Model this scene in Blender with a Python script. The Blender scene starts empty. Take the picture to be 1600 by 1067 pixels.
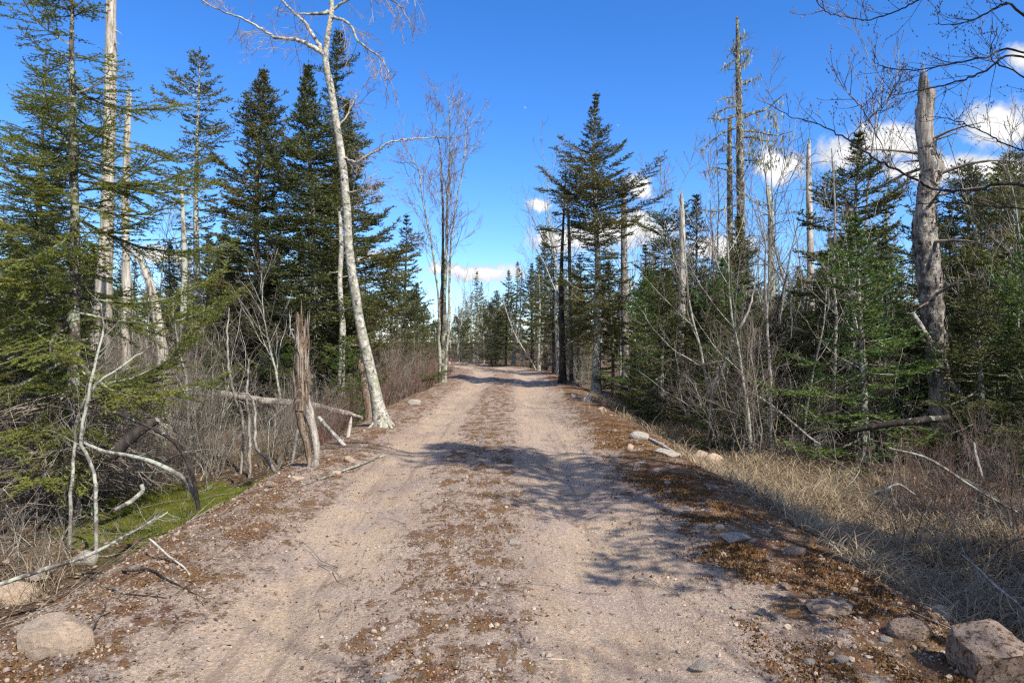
import bpy, math, random
import numpy as np
from mathutils import Vector, Matrix

C = bpy.context.scene.collection
SC = bpy.context.scene
R = math.radians
FPX, CX, CY, H0 = 1067.0, 800.0, 533.0, 1.6      # focal length in pixels of a 1600 px wide frame, eye height

# ------------------------------------------------------------------ camera, sky, sun, exposure
cam_d = bpy.data.cameras.new('camera'); cam = bpy.data.objects.new('camera', cam_d); C.objects.link(cam)
cam.location = (0, 0, H0); cam.rotation_euler = (R(90), 0, 0)
cam_d.sensor_width = 36; cam_d.lens = 24; cam_d.clip_start = 0.05; cam_d.clip_end = 3000
SC.camera = cam

SUN_EL = R(46)
SUN_H = Vector((0.62, -0.785, 0)).normalized()          # the sun stands behind the camera, to the right
SUN_DIR = Vector((SUN_H.x * math.cos(SUN_EL), SUN_H.y * math.cos(SUN_EL), math.sin(SUN_EL)))
sl = bpy.data.lights.new('sun', 'SUN'); sl.energy = 5.0; sl.angle = R(0.53); sl.color = (1.0, 0.935, 0.83)
so = bpy.data.objects.new('sun', sl); C.objects.link(so)
so.rotation_euler = SUN_DIR.to_track_quat('Z', 'Y').to_euler(); so.location = (20, -30, 40)

SC.view_settings.view_transform = 'Standard'; SC.view_settings.look = 'None'
SC.view_settings.exposure = 0.5; SC.view_settings.gamma = 1.0; SC.view_settings.use_curve_mapping = False
SC.render.engine = 'CYCLES'
SC.cycles.max_bounces = 5; SC.cycles.diffuse_bounces = 3; SC.cycles.glossy_bounces = 2
SC.cycles.transmission_bounces = 2; SC.cycles.transparent_max_bounces = 4
SC.cycles.caustics_reflective = False; SC.cycles.caustics_refractive = False
SC.cycles.sample_clamp_indirect = 4.0
SC.cycles.use_denoising = False
SC.cycles.pixel_filter_type = 'BLACKMAN_HARRIS'; SC.cycles.filter_width = 1.3


class NT:
    """a small node-tree writer"""
    def __init__(s, tree):
        s.t = tree; s.n = tree.nodes; s.l = tree.links; s.n.clear()
    def add(s, kind, ins=None, **kw):
        n = s.n.new(kind)
        for k, v in kw.items(): setattr(n, k, v)
        for k, v in (ins or {}).items():
            if isinstance(v, bpy.types.NodeSocket): s.l.new(v, n.inputs[k])
            else: n.inputs[k].default_value = v
        return n
    def math(s, op, a, b=None, c=None, clamp=False):
        n = s.n.new('ShaderNodeMath'); n.operation = op; n.use_clamp = clamp
        for i, v in enumerate((a, b, c)):
            if v is None: continue
            if isinstance(v, bpy.types.NodeSocket): s.l.new(v, n.inputs[i])
            else: n.inputs[i].default_value = v
        return n.outputs[0]
    def mix(s, fac, a, b, blend='MIX'):
        n = s.n.new('ShaderNodeMix'); n.data_type = 'RGBA'; n.blend_type = blend
        for i, v in ((0, fac), (6, a), (7, b)):
            if isinstance(v, bpy.types.NodeSocket): s.l.new(v, n.inputs[i])
            else: n.inputs[i].default_value = v if i == 0 else (*v, 1) if len(v) == 3 else v
        return n.outputs[2]
    def ss(s, x, lo, hi, tlo=0.0, thi=1.0):
        n = s.n.new('ShaderNodeMapRange'); n.interpolation_type = 'SMOOTHSTEP'
        s.l.new(x, n.inputs[0])
        for i, v in enumerate((lo, hi, tlo, thi)): n.inputs[i + 1].default_value = v
        return n.outputs[0]
    def noise(s, vec, scale, detail=3.0, rough=0.55, dist=0.0):
        n = s.add('ShaderNodeTexNoise', {'Scale': scale, 'Detail': detail, 'Roughness': rough, 'Distortion': dist})
        s.l.new(vec, n.inputs['Vector']); return n
    def attr(s, name): return s.add('ShaderNodeAttribute', attribute_name=name)
    def mapped(s, vec, scale):
        n = s.add('ShaderNodeMapping', {'Scale': scale}); s.l.new(vec, n.inputs[0]); return n.outputs[0]


world = bpy.data.worlds.new("World"); SC.world = world; world.use_nodes = True
w = NT(world.node_tree)
wout = w.add('ShaderNodeOutputWorld'); wbg = w.add('ShaderNodeBackground')
w.l.new(wbg.outputs[0], wout.inputs[0]); wbg.inputs[1].default_value = 0.125
sky = w.add('ShaderNodeTexSky', sky_type='NISHITA'); sky.sun_disc = False
sky.sun_elevation = SUN_EL; sky.sun_rotation = math.atan2(SUN_H.x, SUN_H.y)
sky.altitude = 100; sky.air_density = 1.0; sky.dust_density = 0.0; sky.ozone_density = 3.5
hsv = w.add('ShaderNodeHueSaturation', {'Saturation': 1.27, 'Value': 1.2, 'Color': sky.outputs[0]})
skyc = w.mix(1.0, hsv.outputs[0], (0.72, 0.83, 1.08), 'MULTIPLY')
tc = w.add('ShaderNodeTexCoord'); sep = w.add('ShaderNodeSeparateXYZ'); w.l.new(tc.outputs['Generated'], sep.inputs[0])
dx, dy, dz = sep.outputs
yy = w.math('MAXIMUM', dy, 0.05)
gx = w.math('DIVIDE', dx, yy); gz = w.math('DIVIDE', dz, yy)
# fair-weather cumulus north of the camera: centre and size in tangent units
CL = [(742, 424, 105, 17), (850, 314, 30, 17), (1000, 292, 38, 27), (985, 362, 85, 36), (890, 372, 70, 26), (1225, 262, 42, 36), (1310, 240, 60, 30),
      (1390, 222, 72, 36), (1450, 262, 90, 26), (1560, 195, 85, 46), (1545, 265, 100, 26), (1600, 92, 42, 30), (1130, 385, 80, 26), (560, 400, 40, 14),
      (250, 395, 70, 16), (1760, 170, 160, 50), (-120, 380, 120, 24), (814, 173, 11, 5.5), (962, 203, 6.5, 3), (1680, 300, 120, 26)]
n1 = w.noise(tc.outputs['Generated'], 13.0, 5.0, 0.6); n2 = w.noise(tc.outputs['Generated'], 46.0, 4.0, 0.6)
sc_ = w.add('ShaderNodeSeparateColor'); w.l.new(n1.outputs['Color'], sc_.inputs[0])
gx = w.math('ADD', gx, w.math('MULTIPLY', w.math('SUBTRACT', sc_.outputs[0], 0.5), 0.09))
gz = w.math('ADD', gz, w.math('MULTIPLY', w.math('SUBTRACT', sc_.outputs[1], 0.5), 0.055))
field = None
for (px, py, ax, az) in CL:
    a = w.math('MULTIPLY', w.math('SUBTRACT', gx, (px - CX) / FPX), FPX / ax)
    b = w.math('MULTIPLY', w.math('SUBTRACT', gz, (CY - py) / FPX), FPX / az)
    d = w.math('ADD', w.math('MULTIPLY', a, a), w.math('MULTIPLY', b, b))
    v = w.math('SUBTRACT', 1.0 if az > 8 else 0.42, w.math('SQRT', d))
    field = v if field is None else w.math('SMOOTH_MAX', field, v, 0.2)
field = w.math('ADD', w.math('MAXIMUM', field, -2.0), w.math('MULTIPLY', w.math('SUBTRACT', n2.outputs[0], 0.5), 1.1))
front = w.ss(dy, 0.05, 0.25)
# the same cloud over the unseen sky, thickened to whiten blue shadow fill
n3 = w.noise(tc.outputs['Generated'], 4.2, 6.0, 0.58)
rest = w.math('MULTIPLY', w.math('SUBTRACT', n3.outputs[0], 0.455), 6.0)
field = w.math('ADD', w.math('MULTIPLY', field, front), w.math('MULTIPLY', rest, w.math('SUBTRACT', 1.0, front)))
cmask = w.ss(field, -0.05, 0.5)
ccol = w.mix(w.ss(w.math('ADD', field, w.math('MULTIPLY', w.math('SUBTRACT', n1.outputs[0], 0.5), 1.6)), 0.1, 0.9), (3.9, 4.2, 4.7), (6.5, 6.45, 6.4))
w.l.new(w.mix(w.math('MULTIPLY', cmask, w.ss(dz, -0.02, 0.03)), skyc, ccol), wbg.inputs[0])


# ------------------------------------------------------------------ number helpers
def _h(ix, iy, seed):
    n = (ix.astype(np.int64) * 374761393 + iy.astype(np.int64) * 668265263 + seed * 974634777) & 0xffffffff
    n = ((n ^ (n >> 13)) * 1274126177) & 0xffffffff
    n = (n ^ (n >> 16)) & 0xffffffff
    return n / 4294967295.0
def vn(x, y, seed=0):
    x = np.asarray(x, float); y = np.asarray(y, float)
    ix = np.floor(x); iy = np.floor(y); fx = x - ix; fy = y - iy
    fx = fx * fx * (3 - 2 * fx); fy = fy * fy * (3 - 2 * fy)
    a = _h(ix, iy, seed); b = _h(ix + 1, iy, seed); c = _h(ix, iy + 1, seed); d = _h(ix + 1, iy + 1, seed)
    return (a + (b - a) * fx) + ((c + (d - c) * fx) - (a + (b - a) * fx)) * fy
def fbm(x, y, seed=0, oct=4):
    s = 0; a = 0.5; t = 0
    for i in range(oct):
        s = s + a * vn(x * 2 ** i + 17.3 * i, y * 2 ** i - 9.1 * i, seed + i); t += a; a *= 0.5
    return s / t - 0.5
def sst(x, a, b):
    t = np.clip((x - a) / (b - a), 0, 1); return t * t * (3 - 2 * t)
def road_c(y):
    y = np.asarray(y, float)
    return -0.2 + 0.05 * np.sin(y * 0.3) - 0.021 * np.clip(y - 33, 0, None) ** 2 / (1 + 0.01 * np.clip(y - 33, 0, None))
LE, RE = -2.72, 2.62          # the graded bed's edges from its middle
def road_z(x, y, fine=True):
    u = x - road_c(y)
    z = 0.02 - 0.06 * np.exp(-((u + 1.2) / 0.34) ** 2) - 0.06 * np.exp(-((u - 0.75) / 0.34) ** 2)
    z = z + 0.05 * np.exp(-((u + 2.15) / 0.35) ** 2) * (0.5 + vn(x * 1.2, y * 0.8, 5)) + 0.07 * np.exp(-((u - 2.0) / 0.4) ** 2) * (0.4 + vn(x * 1.3, y * 0.9, 6))
    z = z + 0.05 * fbm(x * 0.8, y * 0.5, 11, 3)
    if fine:
        rough = 0.35 + 0.65 * np.clip(np.abs(np.abs(u + 0.22) - 0.97) / 0.5, 0, 1)
        z = z + 0.035 * fbm(x * 7, y * 6, 21, 4) * rough
    return z
def floor_z(x, y):
    u = x - road_c(y)
    b = -0.42 + 0.12 * sst(np.abs(u), 4, 12) + 0.42 * sst(np.abs(u), 20, 60) * 0.5
    b = b + 0.34 * fbm(x * 0.35, y * 0.35, 31, 3) + 0.22 * fbm(x * 1.4, y * 1.4, 41, 3) + 0.07 * fbm(x * 6, y * 6, 51, 3)
    b = b - 0.12 * np.exp(-(((x + 4.0) / 1.1) ** 2 + ((y - 8.7) / 1.2) ** 2))
    return b
def H(x, y):
    """height of the surface one stands on"""
    x = np.asarray(x, float); y = np.asarray(y, float)
    u = x - road_c(y)
    wob = 0.22 * fbm(x * 0.7, y * 0.7, 61, 3)
    k = np.maximum(sst(u + wob, RE - 0.15, RE + 0.75), sst(-u + wob, -LE - 0.15, -LE + 0.75))
    return road_z(x, y) * (1 - k) + floor_z(x, y) * k
def P(px, py, d): return np.array([(px - CX) / FPX * d, d, H0 + (CY - py) / FPX * d])
def G(px, py):
    """the ground point seen at a pixel"""
    d = 1.7 * FPX / (py - CY)
    for _ in range(12): d = 0.5 * d + 0.5 * (H0 - float(H((px - CX) / FPX * d, d))) * FPX / (py - CY)
    x = (px - CX) / FPX * d
    return np.array([x, d, float(H(x, d))])
def nrm(v): return v / np.maximum(np.linalg.norm(v, axis=-1, keepdims=True), 1e-9)


# ------------------------------------------------------------------ mesh helpers
def mesh(name, parts, smooth=True):
    """parts: list of (verts Nx3, faces MxK, material, {float attribute: values per vertex}) -> one mesh"""
    me = bpy.data.meshes.new(name)
    parts = [p for p in parts if len(p[0])]
    mats = []
    Vs, lv, ls, lt, mi, sm = [], [], [], [], [], []
    off = 0; lo = 0; anames = set()
    for p in parts:
        V, F, m = p[0], np.asarray(p[1]), p[2]
        if m not in mats: mats.append(m)
        Vs.append(V); k = F.shape[1]
        lv.append((F + off).ravel()); ls.append(lo + np.arange(len(F)) * k); lt.append(np.full(len(F), k))
        mi.append(np.full(len(F), mats.index(m))); lo += F.size; off += len(V)
        if len(p) > 3: anames |= set(p[3])
    V = np.concatenate(Vs); lv = np.concatenate(lv); ls = np.concatenate(ls); mi = np.concatenate(mi)
    me.vertices.add(len(V)); me.vertices.foreach_set('co', V.astype(np.float32).ravel())
    me.loops.add(len(lv)); me.loops.foreach_set('vertex_index', lv.astype(np.int32))
    me.polygons.add(len(ls)); me.polygons.foreach_set('loop_start', ls.astype(np.int32))
    me.polygons.foreach_set('material_index', mi.astype(np.int32))
    me.polygons.foreach_set('use_smooth', np.full(len(ls), bool(smooth)))
    for a in anames:
        vals = np.concatenate([np.asarray(p[3][a], float) if len(p) > 3 and a in p[3] else np.full(len(p[0]), 0.5) for p in parts])
        me.attributes.new(a, 'FLOAT', 'POINT').data.foreach_set('value', vals.astype(np.float32))
    for m in mats: me.materials.append(m)
    me.update(calc_edges=True); me.validate()
    return me

def tubes(polys, sides=4):
    """polys: list of (points Nx3, radii N) -> verts, quads; tubes of the same number of points are built together"""
    by = {}
    for p, r in polys: by.setdefault(len(p), []).append((p, r))
    Vs, Fs, off = [], [], 0
    for n, lst in by.items():
        Pt = np.array([p for p, r in lst], float); Rr = np.array([r for p, r in lst], float); M = len(lst)
        T = np.gradient(Pt, axis=1) if n > 1 else None
        T = nrm(T)
        ax = nrm(Pt[:, -1] - Pt[:, 0])
        ref = np.where((np.abs(ax[:, 2]) < 0.8)[:, None], np.array([[0, 0, 1.0]]), np.array([[0.3, 1.0, 0]]))[:, None, :]
        N = nrm(np.cross(T, np.broadcast_to(ref, T.shape))); B = np.cross(T, N)
        a = np.arange(sides) / sides * 2 * math.pi
        V = Pt[:, :, None, :] + Rr[:, :, None, None] * (N[:, :, None, :] * np.cos(a)[None, None, :, None] + B[:, :, None, :] * np.sin(a)[None, None, :, None])
        idx = np.arange(M * n * sides).reshape(M, n, sides) + off
        q = np.stack([idx[:, :-1, :], np.roll(idx[:, :-1, :], -1, 2), np.roll(idx[:, 1:, :], -1, 2), idx[:, 1:, :]], -1)
        Vs.append(V.reshape(-1, 3)); Fs.append(q.reshape(-1, 4)); off += V.size // 3
    if not Vs: return np.zeros((0, 3)), np.zeros((0, 4), int)
    return np.concatenate(Vs), np.concatenate(Fs)

def curve(pts, n):
    """a smooth run of n points through pts (Catmull-Rom)"""
    p = np.asarray(pts, float)
    if len(p) == 2: p = np.stack([p[0], (p[0] * 2 + p[1]) / 3, (p[0] + p[1] * 2) / 3, p[1]])
    q = np.concatenate([[2 * p[0] - p[1]], p, [2 * p[-1] - p[-2]]])
    t = np.linspace(0, len(p) - 1, n); i = np.minimum(t.astype(int), len(p) - 2); f = (t - i)[:, None]
    a, b, c, d = q[i], q[i + 1], q[i + 2], q[i + 3]
    return 0.5 * (2 * b + (c - a) * f + (2 * a - 5 * b + 4 * c - d) * f ** 2 + (3 * b - a - 3 * c + d) * f ** 3)

def knobbly(V, rng, amp, freq):
    """pushes vertices about so that trunks are not perfect tubes"""
    n = fbm(V[:, 0] * freq + V[:, 1] * freq * 1.7, V[:, 2] * freq * 0.6, int(rng.integers(9999)), 3)
    m = fbm(V[:, 1] * freq - V[:, 0] * freq * 1.3 + 40, V[:, 2] * freq * 0.6, int(rng.integers(9999)), 3)
    V = V.copy(); V[:, 0] += amp * n * 2; V[:, 1] += amp * m * 2
    return V

def link(name, me, parent=None, kind=None, label=None, cat=None, group=None, loc=None):
    o = bpy.data.objects.new(name, me); C.objects.link(o)
    if parent is not None: o.parent = parent
    if kind: o['kind'] = kind
    if label: o['label'] = label
    if cat: o['category'] = cat
    if group: o['group'] = group
    if loc is not None: o.location = loc
    return o
def thing(name, label, cat, loc=(0, 0, 0), rz=0.0, s=1.0, group=None, tilt=(0, 0)):
    o = bpy.data.objects.new(name, None); C.objects.link(o); o.empty_display_size = 0.2
    o.location = loc; o.rotation_euler = (tilt[0], tilt[1], rz); o.scale = (s, s, s) if not isinstance(s, tuple) else s
    o['label'] = label; o['category'] = cat
    if group: o['group'] = group
    return o
def place(proto, name, label, cat, loc, rz=0.0, s=1.0, group=None, tilt=(0, 0)):
    """a thing with its parts; alike things share mesh data"""
    t = thing(name, label, cat, loc, rz, s, group, tilt)
    for part, me in proto: link(part, me, t)
    return t


# ------------------------------------------------------------------ materials
def new_mat(name):
    m = bpy.data.materials.new(name); m.use_nodes = True
    t = NT(m.node_tree); out = t.add('ShaderNodeOutputMaterial'); b = t.add('ShaderNodeBsdfPrincipled')
    t.l.new(b.outputs[0], out.inputs[0]); b.inputs['Roughness'].default_value = 0.85; b.inputs['Specular IOR Level'].default_value = 0.25
    return m, t, b, out
def obj_co(t): return t.add('ShaderNodeTexCoord').outputs['Object']
def bump(t, b, height, dist, strength=1.0):
    n = t.add('ShaderNodeBump', {'Strength': strength, 'Distance': dist, 'Height': height}); t.l.new(n.outputs[0], b.inputs['Normal'])

def bark(name, dark, mid, pale, scale=9.0, zs=0.3, lichen=None, lich_amt=0.5, bmp=0.012, rough=0.9, lo=0.35, hi=0.66):
    m, t, b, out = new_mat(name)
    co = obj_co(t); st = t.mapped(co, (1, 1, zs))
    n = t.noise(st, scale, 6, 0.65, 0.4); f = t.noise(co, scale * 5, 4, 0.6)
    c = t.mix(t.ss(n.outputs[0], lo, 0.5), dark, mid); c = t.mix(t.ss(n.outputs[0], 0.5, hi), c, pale)
    c = t.mix(t.ss(f.outputs[0], 0.35, 0.65, 0.25, 0.0), c, dark)
    if lichen:
        l = t.noise(co, scale * 0.55, 5, 0.7); l2 = t.noise(co, scale * 2.6, 3, 0.7)
        k = t.math('ADD', l.outputs[0], t.math('MULTIPLY', t.math('SUBTRACT', l2.outputs[0], 0.5), 0.5))
        c = t.mix(t.ss(k, 0.62 - lich_amt * 0.25, 0.72 - lich_amt * 0.25), c, lichen)
    t.l.new(c, b.inputs['Base Color']); b.inputs['Roughness'].default_value = rough
    bump(t, b, t.math('ADD', n.outputs[0], t.math('MULTIPLY', f.outputs[0], 0.4)), bmp)
    return m

def needles(name, dark, mid, tip, trans=0.28, var=0.35):
    m, t, b, out = new_mat(name)
    a = t.attr('tint').outputs['Fac']; oi = t.add('ShaderNodeObjectInfo').outputs['Random']
    c = t.mix(t.ss(a, 0.0, 0.55), dark, mid); c = t.mix(t.ss(a, 0.55, 1.0), c, tip)
    hs = t.add('ShaderNodeHueSaturation', {'Color': c, 'Saturation': 1.0})
    t.l.new(t.math('ADD', 0.49, t.math('MULTIPLY', oi, 0.025)), hs.inputs['Hue'])
    t.l.new(t.math('ADD', 1.0 - var / 2, t.math('MULTIPLY', oi, var)), hs.inputs['Value'])
    t.l.new(hs.outputs[0], b.inputs['Base Color']); b.inputs['Roughness'].default_value = 0.55; b.inputs['Specular IOR Level'].default_value = 0.3
    tr = t.add('ShaderNodeBsdfTranslucent', {'Color': hs.outputs[0]})
    mx = t.add('ShaderNodeMixShader', {0: trans}); t.l.new(b.outputs[0], mx.inputs[1]); t.l.new(tr.outputs[0], mx.inputs[2])
    t.l.new(mx.outputs[0], out.inputs[0])
    return m

def tinted(name, cols, rough=0.85, trans=0.0, spec=0.2):
    """colour by the piece's own tint value"""
    m, t, b, out = new_mat(name)
    a = t.attr('tint').outputs['Fac']
    r = t.add('ShaderNodeValToRGB', {'Fac': a}); e = r.color_ramp.elements
    while len(e) < len(cols): e.new(0.5)
    for i, c in enumerate(cols): e[i].position = i / max(len(cols) - 1, 1); e[i].color = (*c, 1)
    co = obj_co(t); n = t.noise(co, 60, 2)
    c = t.mix(t.ss(n.outputs[0], 0.3, 0.7, 0.0, 0.3), r.outputs[0], (0.1, 0.08, 0.06))
    t.l.new(c, b.inputs['Base Color']); b.inputs['Roughness'].default_value = rough; b.inputs['Specular IOR Level'].default_value = spec
    if trans:
        tr = t.add('ShaderNodeBsdfTranslucent', {'Color': r.outputs[0]}); mx = t.add('ShaderNodeMixShader', {0: trans})
        t.l.new(b.outputs[0], mx.inputs[1]); t.l.new(tr.outputs[0], mx.inputs[2]); t.l.new(mx.outputs[0], out.inputs[0])
    return m

LICH = (0.30, 0.33, 0.25)
M_SPRUCE_BARK = bark('spruce_bark', (0.035, 0.027, 0.022), (0.10, 0.082, 0.068), (0.19, 0.165, 0.14), 9, 0.35, LICH, 0.55)
M_DARK_BARK = bark('dark_bark', (0.012, 0.010, 0.009), (0.035, 0.029, 0.025), (0.08, 0.068, 0.06), 10, 0.3, LICH, 0.15)
M_PALE_BARK = bark('lichen_bark', (0.06, 0.05, 0.042), (0.20, 0.18, 0.15), (0.36, 0.35, 0.30), 12, 0.4, (0.42, 0.44, 0.36), 0.8)
M_SNAGDARK = bark('lichened_dead_bark', (0.022, 0.018, 0.016), (0.085, 0.072, 0.06), (0.19, 0.17, 0.145), 13, 0.4, (0.34, 0.36, 0.28), 0.45)
M_BIRCH = bark('birch_bark', (0.06, 0.052, 0.046), (0.42, 0.39, 0.34), (0.62, 0.59, 0.52), 13, 1.2, (0.27, 0.28, 0.20), 0.5, 0.010, 0.8, 0.36, 0.58)
M_GREYBARK = bark('maple_bark', (0.05, 0.042, 0.036), (0.17, 0.15, 0.13), (0.32, 0.30, 0.27), 8, 0.4, (0.36, 0.37, 0.30), 0.7)
M_BARE = bark('weathered_wood', (0.07, 0.058, 0.05), (0.37, 0.325, 0.275), (0.60, 0.56, 0.49), 15, 0.10, (0.13, 0.11, 0.095), 0.3, 0.03)
M_BAREWHITE = bark('bleached_wood', (0.15, 0.125, 0.10), (0.47, 0.425, 0.36), (0.68, 0.635, 0.555), 15, 0.12, (0.25, 0.24, 0.18), 0.28, 0.012)
M_ROT = bark('rotten_wood', (0.05, 0.03, 0.02), (0.22, 0.15, 0.10), (0.44, 0.36, 0.28), 26, 0.10, (0.30, 0.27, 0.22), 0.35, 0.035)
M_SNAGBARK = bark('peeling_bark', (0.03, 0.026, 0.024), (0.12, 0.105, 0.095), (0.36, 0.33, 0.29), 14, 0.45, (0.40, 0.38, 0.33), 0.4, 0.03)
M_TWIG = bark('grey_twig', (0.09, 0.07, 0.055), (0.225, 0.185, 0.15), (0.38, 0.335, 0.285), 6, 0.6)
M_PALETWIG = bark('pale_twig', (0.13, 0.115, 0.10), (0.32, 0.30, 0.265), (0.50, 0.48, 0.43), 14, 0.5, (0.16, 0.15, 0.12), 0.4)
M_REDTWIG = bark('red_twig', (0.08, 0.035, 0.03), (0.19, 0.105, 0.085), (0.30, 0.22, 0.18), 5, 0.5)
M_DARKTWIG = bark('dark_twig', (0.02, 0.015, 0.013), (0.055, 0.04, 0.034), (0.12, 0.095, 0.08), 8, 0.5)
M_BUDTWIG = bark('bud_twig', (0.17, 0.125, 0.11), (0.33, 0.265, 0.235), (0.46, 0.40, 0.36), 5, 0.5)
M_SPRUCE = needles('spruce_needles', (0.046, 0.055, 0.018), (0.122, 0.124, 0.036), (0.225, 0.21, 0.064))
M_FIR = needles('fir_needles', (0.060, 0.074, 0.018), (0.165, 0.188, 0.036), (0.31, 0.305, 0.072), 0.40, 0.15)
M_DARKFIR = needles('dark_needles', (0.030, 0.040, 0.016), (0.078, 0.088, 0.028), (0.16, 0.16, 0.046), 0.26)
M_YOUNG = needles('young_needles', (0.036, 0.066, 0.017), (0.086, 0.142, 0.030), (0.155, 0.21, 0.045), 0.33)
M_BEARD = tinted('beard_lichen', [(0.22, 0.235, 0.17), (0.38, 0.40, 0.30), (0.48, 0.49, 0.38)], 0.95, 0.25)
M_GRASS = tinted('dry_grass', [(0.16, 0.105, 0.06), (0.37, 0.285, 0.175), (0.58, 0.49, 0.345)], 0.7, 0.25)
M_GREENGRASS = tinted('green_grass', [(0.07, 0.095, 0.014), (0.17, 0.20, 0.028), (0.28, 0.27, 0.06)], 0.7, 0.3)
M_LEAF = tinted('dead_leaf', [(0.075, 0.04, 0.025), (0.20, 0.125, 0.075), (0.34, 0.245, 0.165), (0.42, 0.35, 0.27)], 0.75, 0.15)
M_STONE = tinted('gravel_stone', [(0.13, 0.10, 0.085), (0.34, 0.265, 0.22), (0.45, 0.355, 0.27), (0.54, 0.46, 0.375)], 0.85)
M_MOSSTUFT = tinted('brown_moss', [(0.06, 0.028, 0.012), (0.155, 0.075, 0.027), (0.25, 0.15, 0.045)], 0.95)

def rock_mat(name, a, b_, c, moss=0.0):
    m, t, b, out = new_mat(name)
    co = obj_co(t); n = t.noise(co, 5, 5, 0.6); v = t.noise(co, 70, 3, 0.7); g = t.noise(co, 190, 2, 0.5)
    col = t.mix(t.ss(n.outputs[0], 0.35, 0.65), a, b_); col = t.mix(t.ss(v.outputs[0], 0.52, 0.68), col, c)
    col = t.mix(t.ss(g.outputs[0], 0.60, 0.68, 0, 0.65), col, (0.06, 0.05, 0.045))
    lc = t.noise(co, 9, 6, 0.75); col = t.mix(t.ss(lc.outputs[0], 0.58, 0.68, 0, 0.5), col, (0.19, 0.175, 0.14)); cr = t.noise(t.mapped(co, (1, 1, 2.5)), 2.2, 5, 0.6, 1.2)
    col = t.mix(t.ss(t.math('ABSOLUTE', t.math('SUBTRACT', cr.outputs[0], 0.5)), 0.02, 0.0, 0, 0.7), col, (0.07, 0.055, 0.045))
    if moss:
        k = t.noise(co, 8, 5, 0.7); col = t.mix(t.ss(k.outputs[0], 0.6 - moss * 0.2, 0.7 - moss * 0.2), col, (0.10, 0.06, 0.025))
    t.l.new(col, b.inputs['Base Color'])
    bump(t, b, t.math('ADD', t.math('ADD', n.outputs[0], t.math('MULTIPLY', lc.outputs[0], 0.5)), t.math('MULTIPLY', v.outputs[0], 0.6)), 0.012)
    return m
M_ROCK = rock_mat('pink_granite', (0.42, 0.31, 0.225), (0.54, 0.41, 0.29), (0.62, 0.52, 0.41))
M_ROCKW = rock_mat('pale_granite', (0.36, 0.315, 0.26), (0.48, 0.43, 0.365), (0.58, 0.54, 0.48), 0.25)
M_ROCKM = rock_mat('mossy_granite', (0.28, 0.20, 0.155), (0.40, 0.30, 0.235), (0.48, 0.40, 0.33), 0.5)

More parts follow.
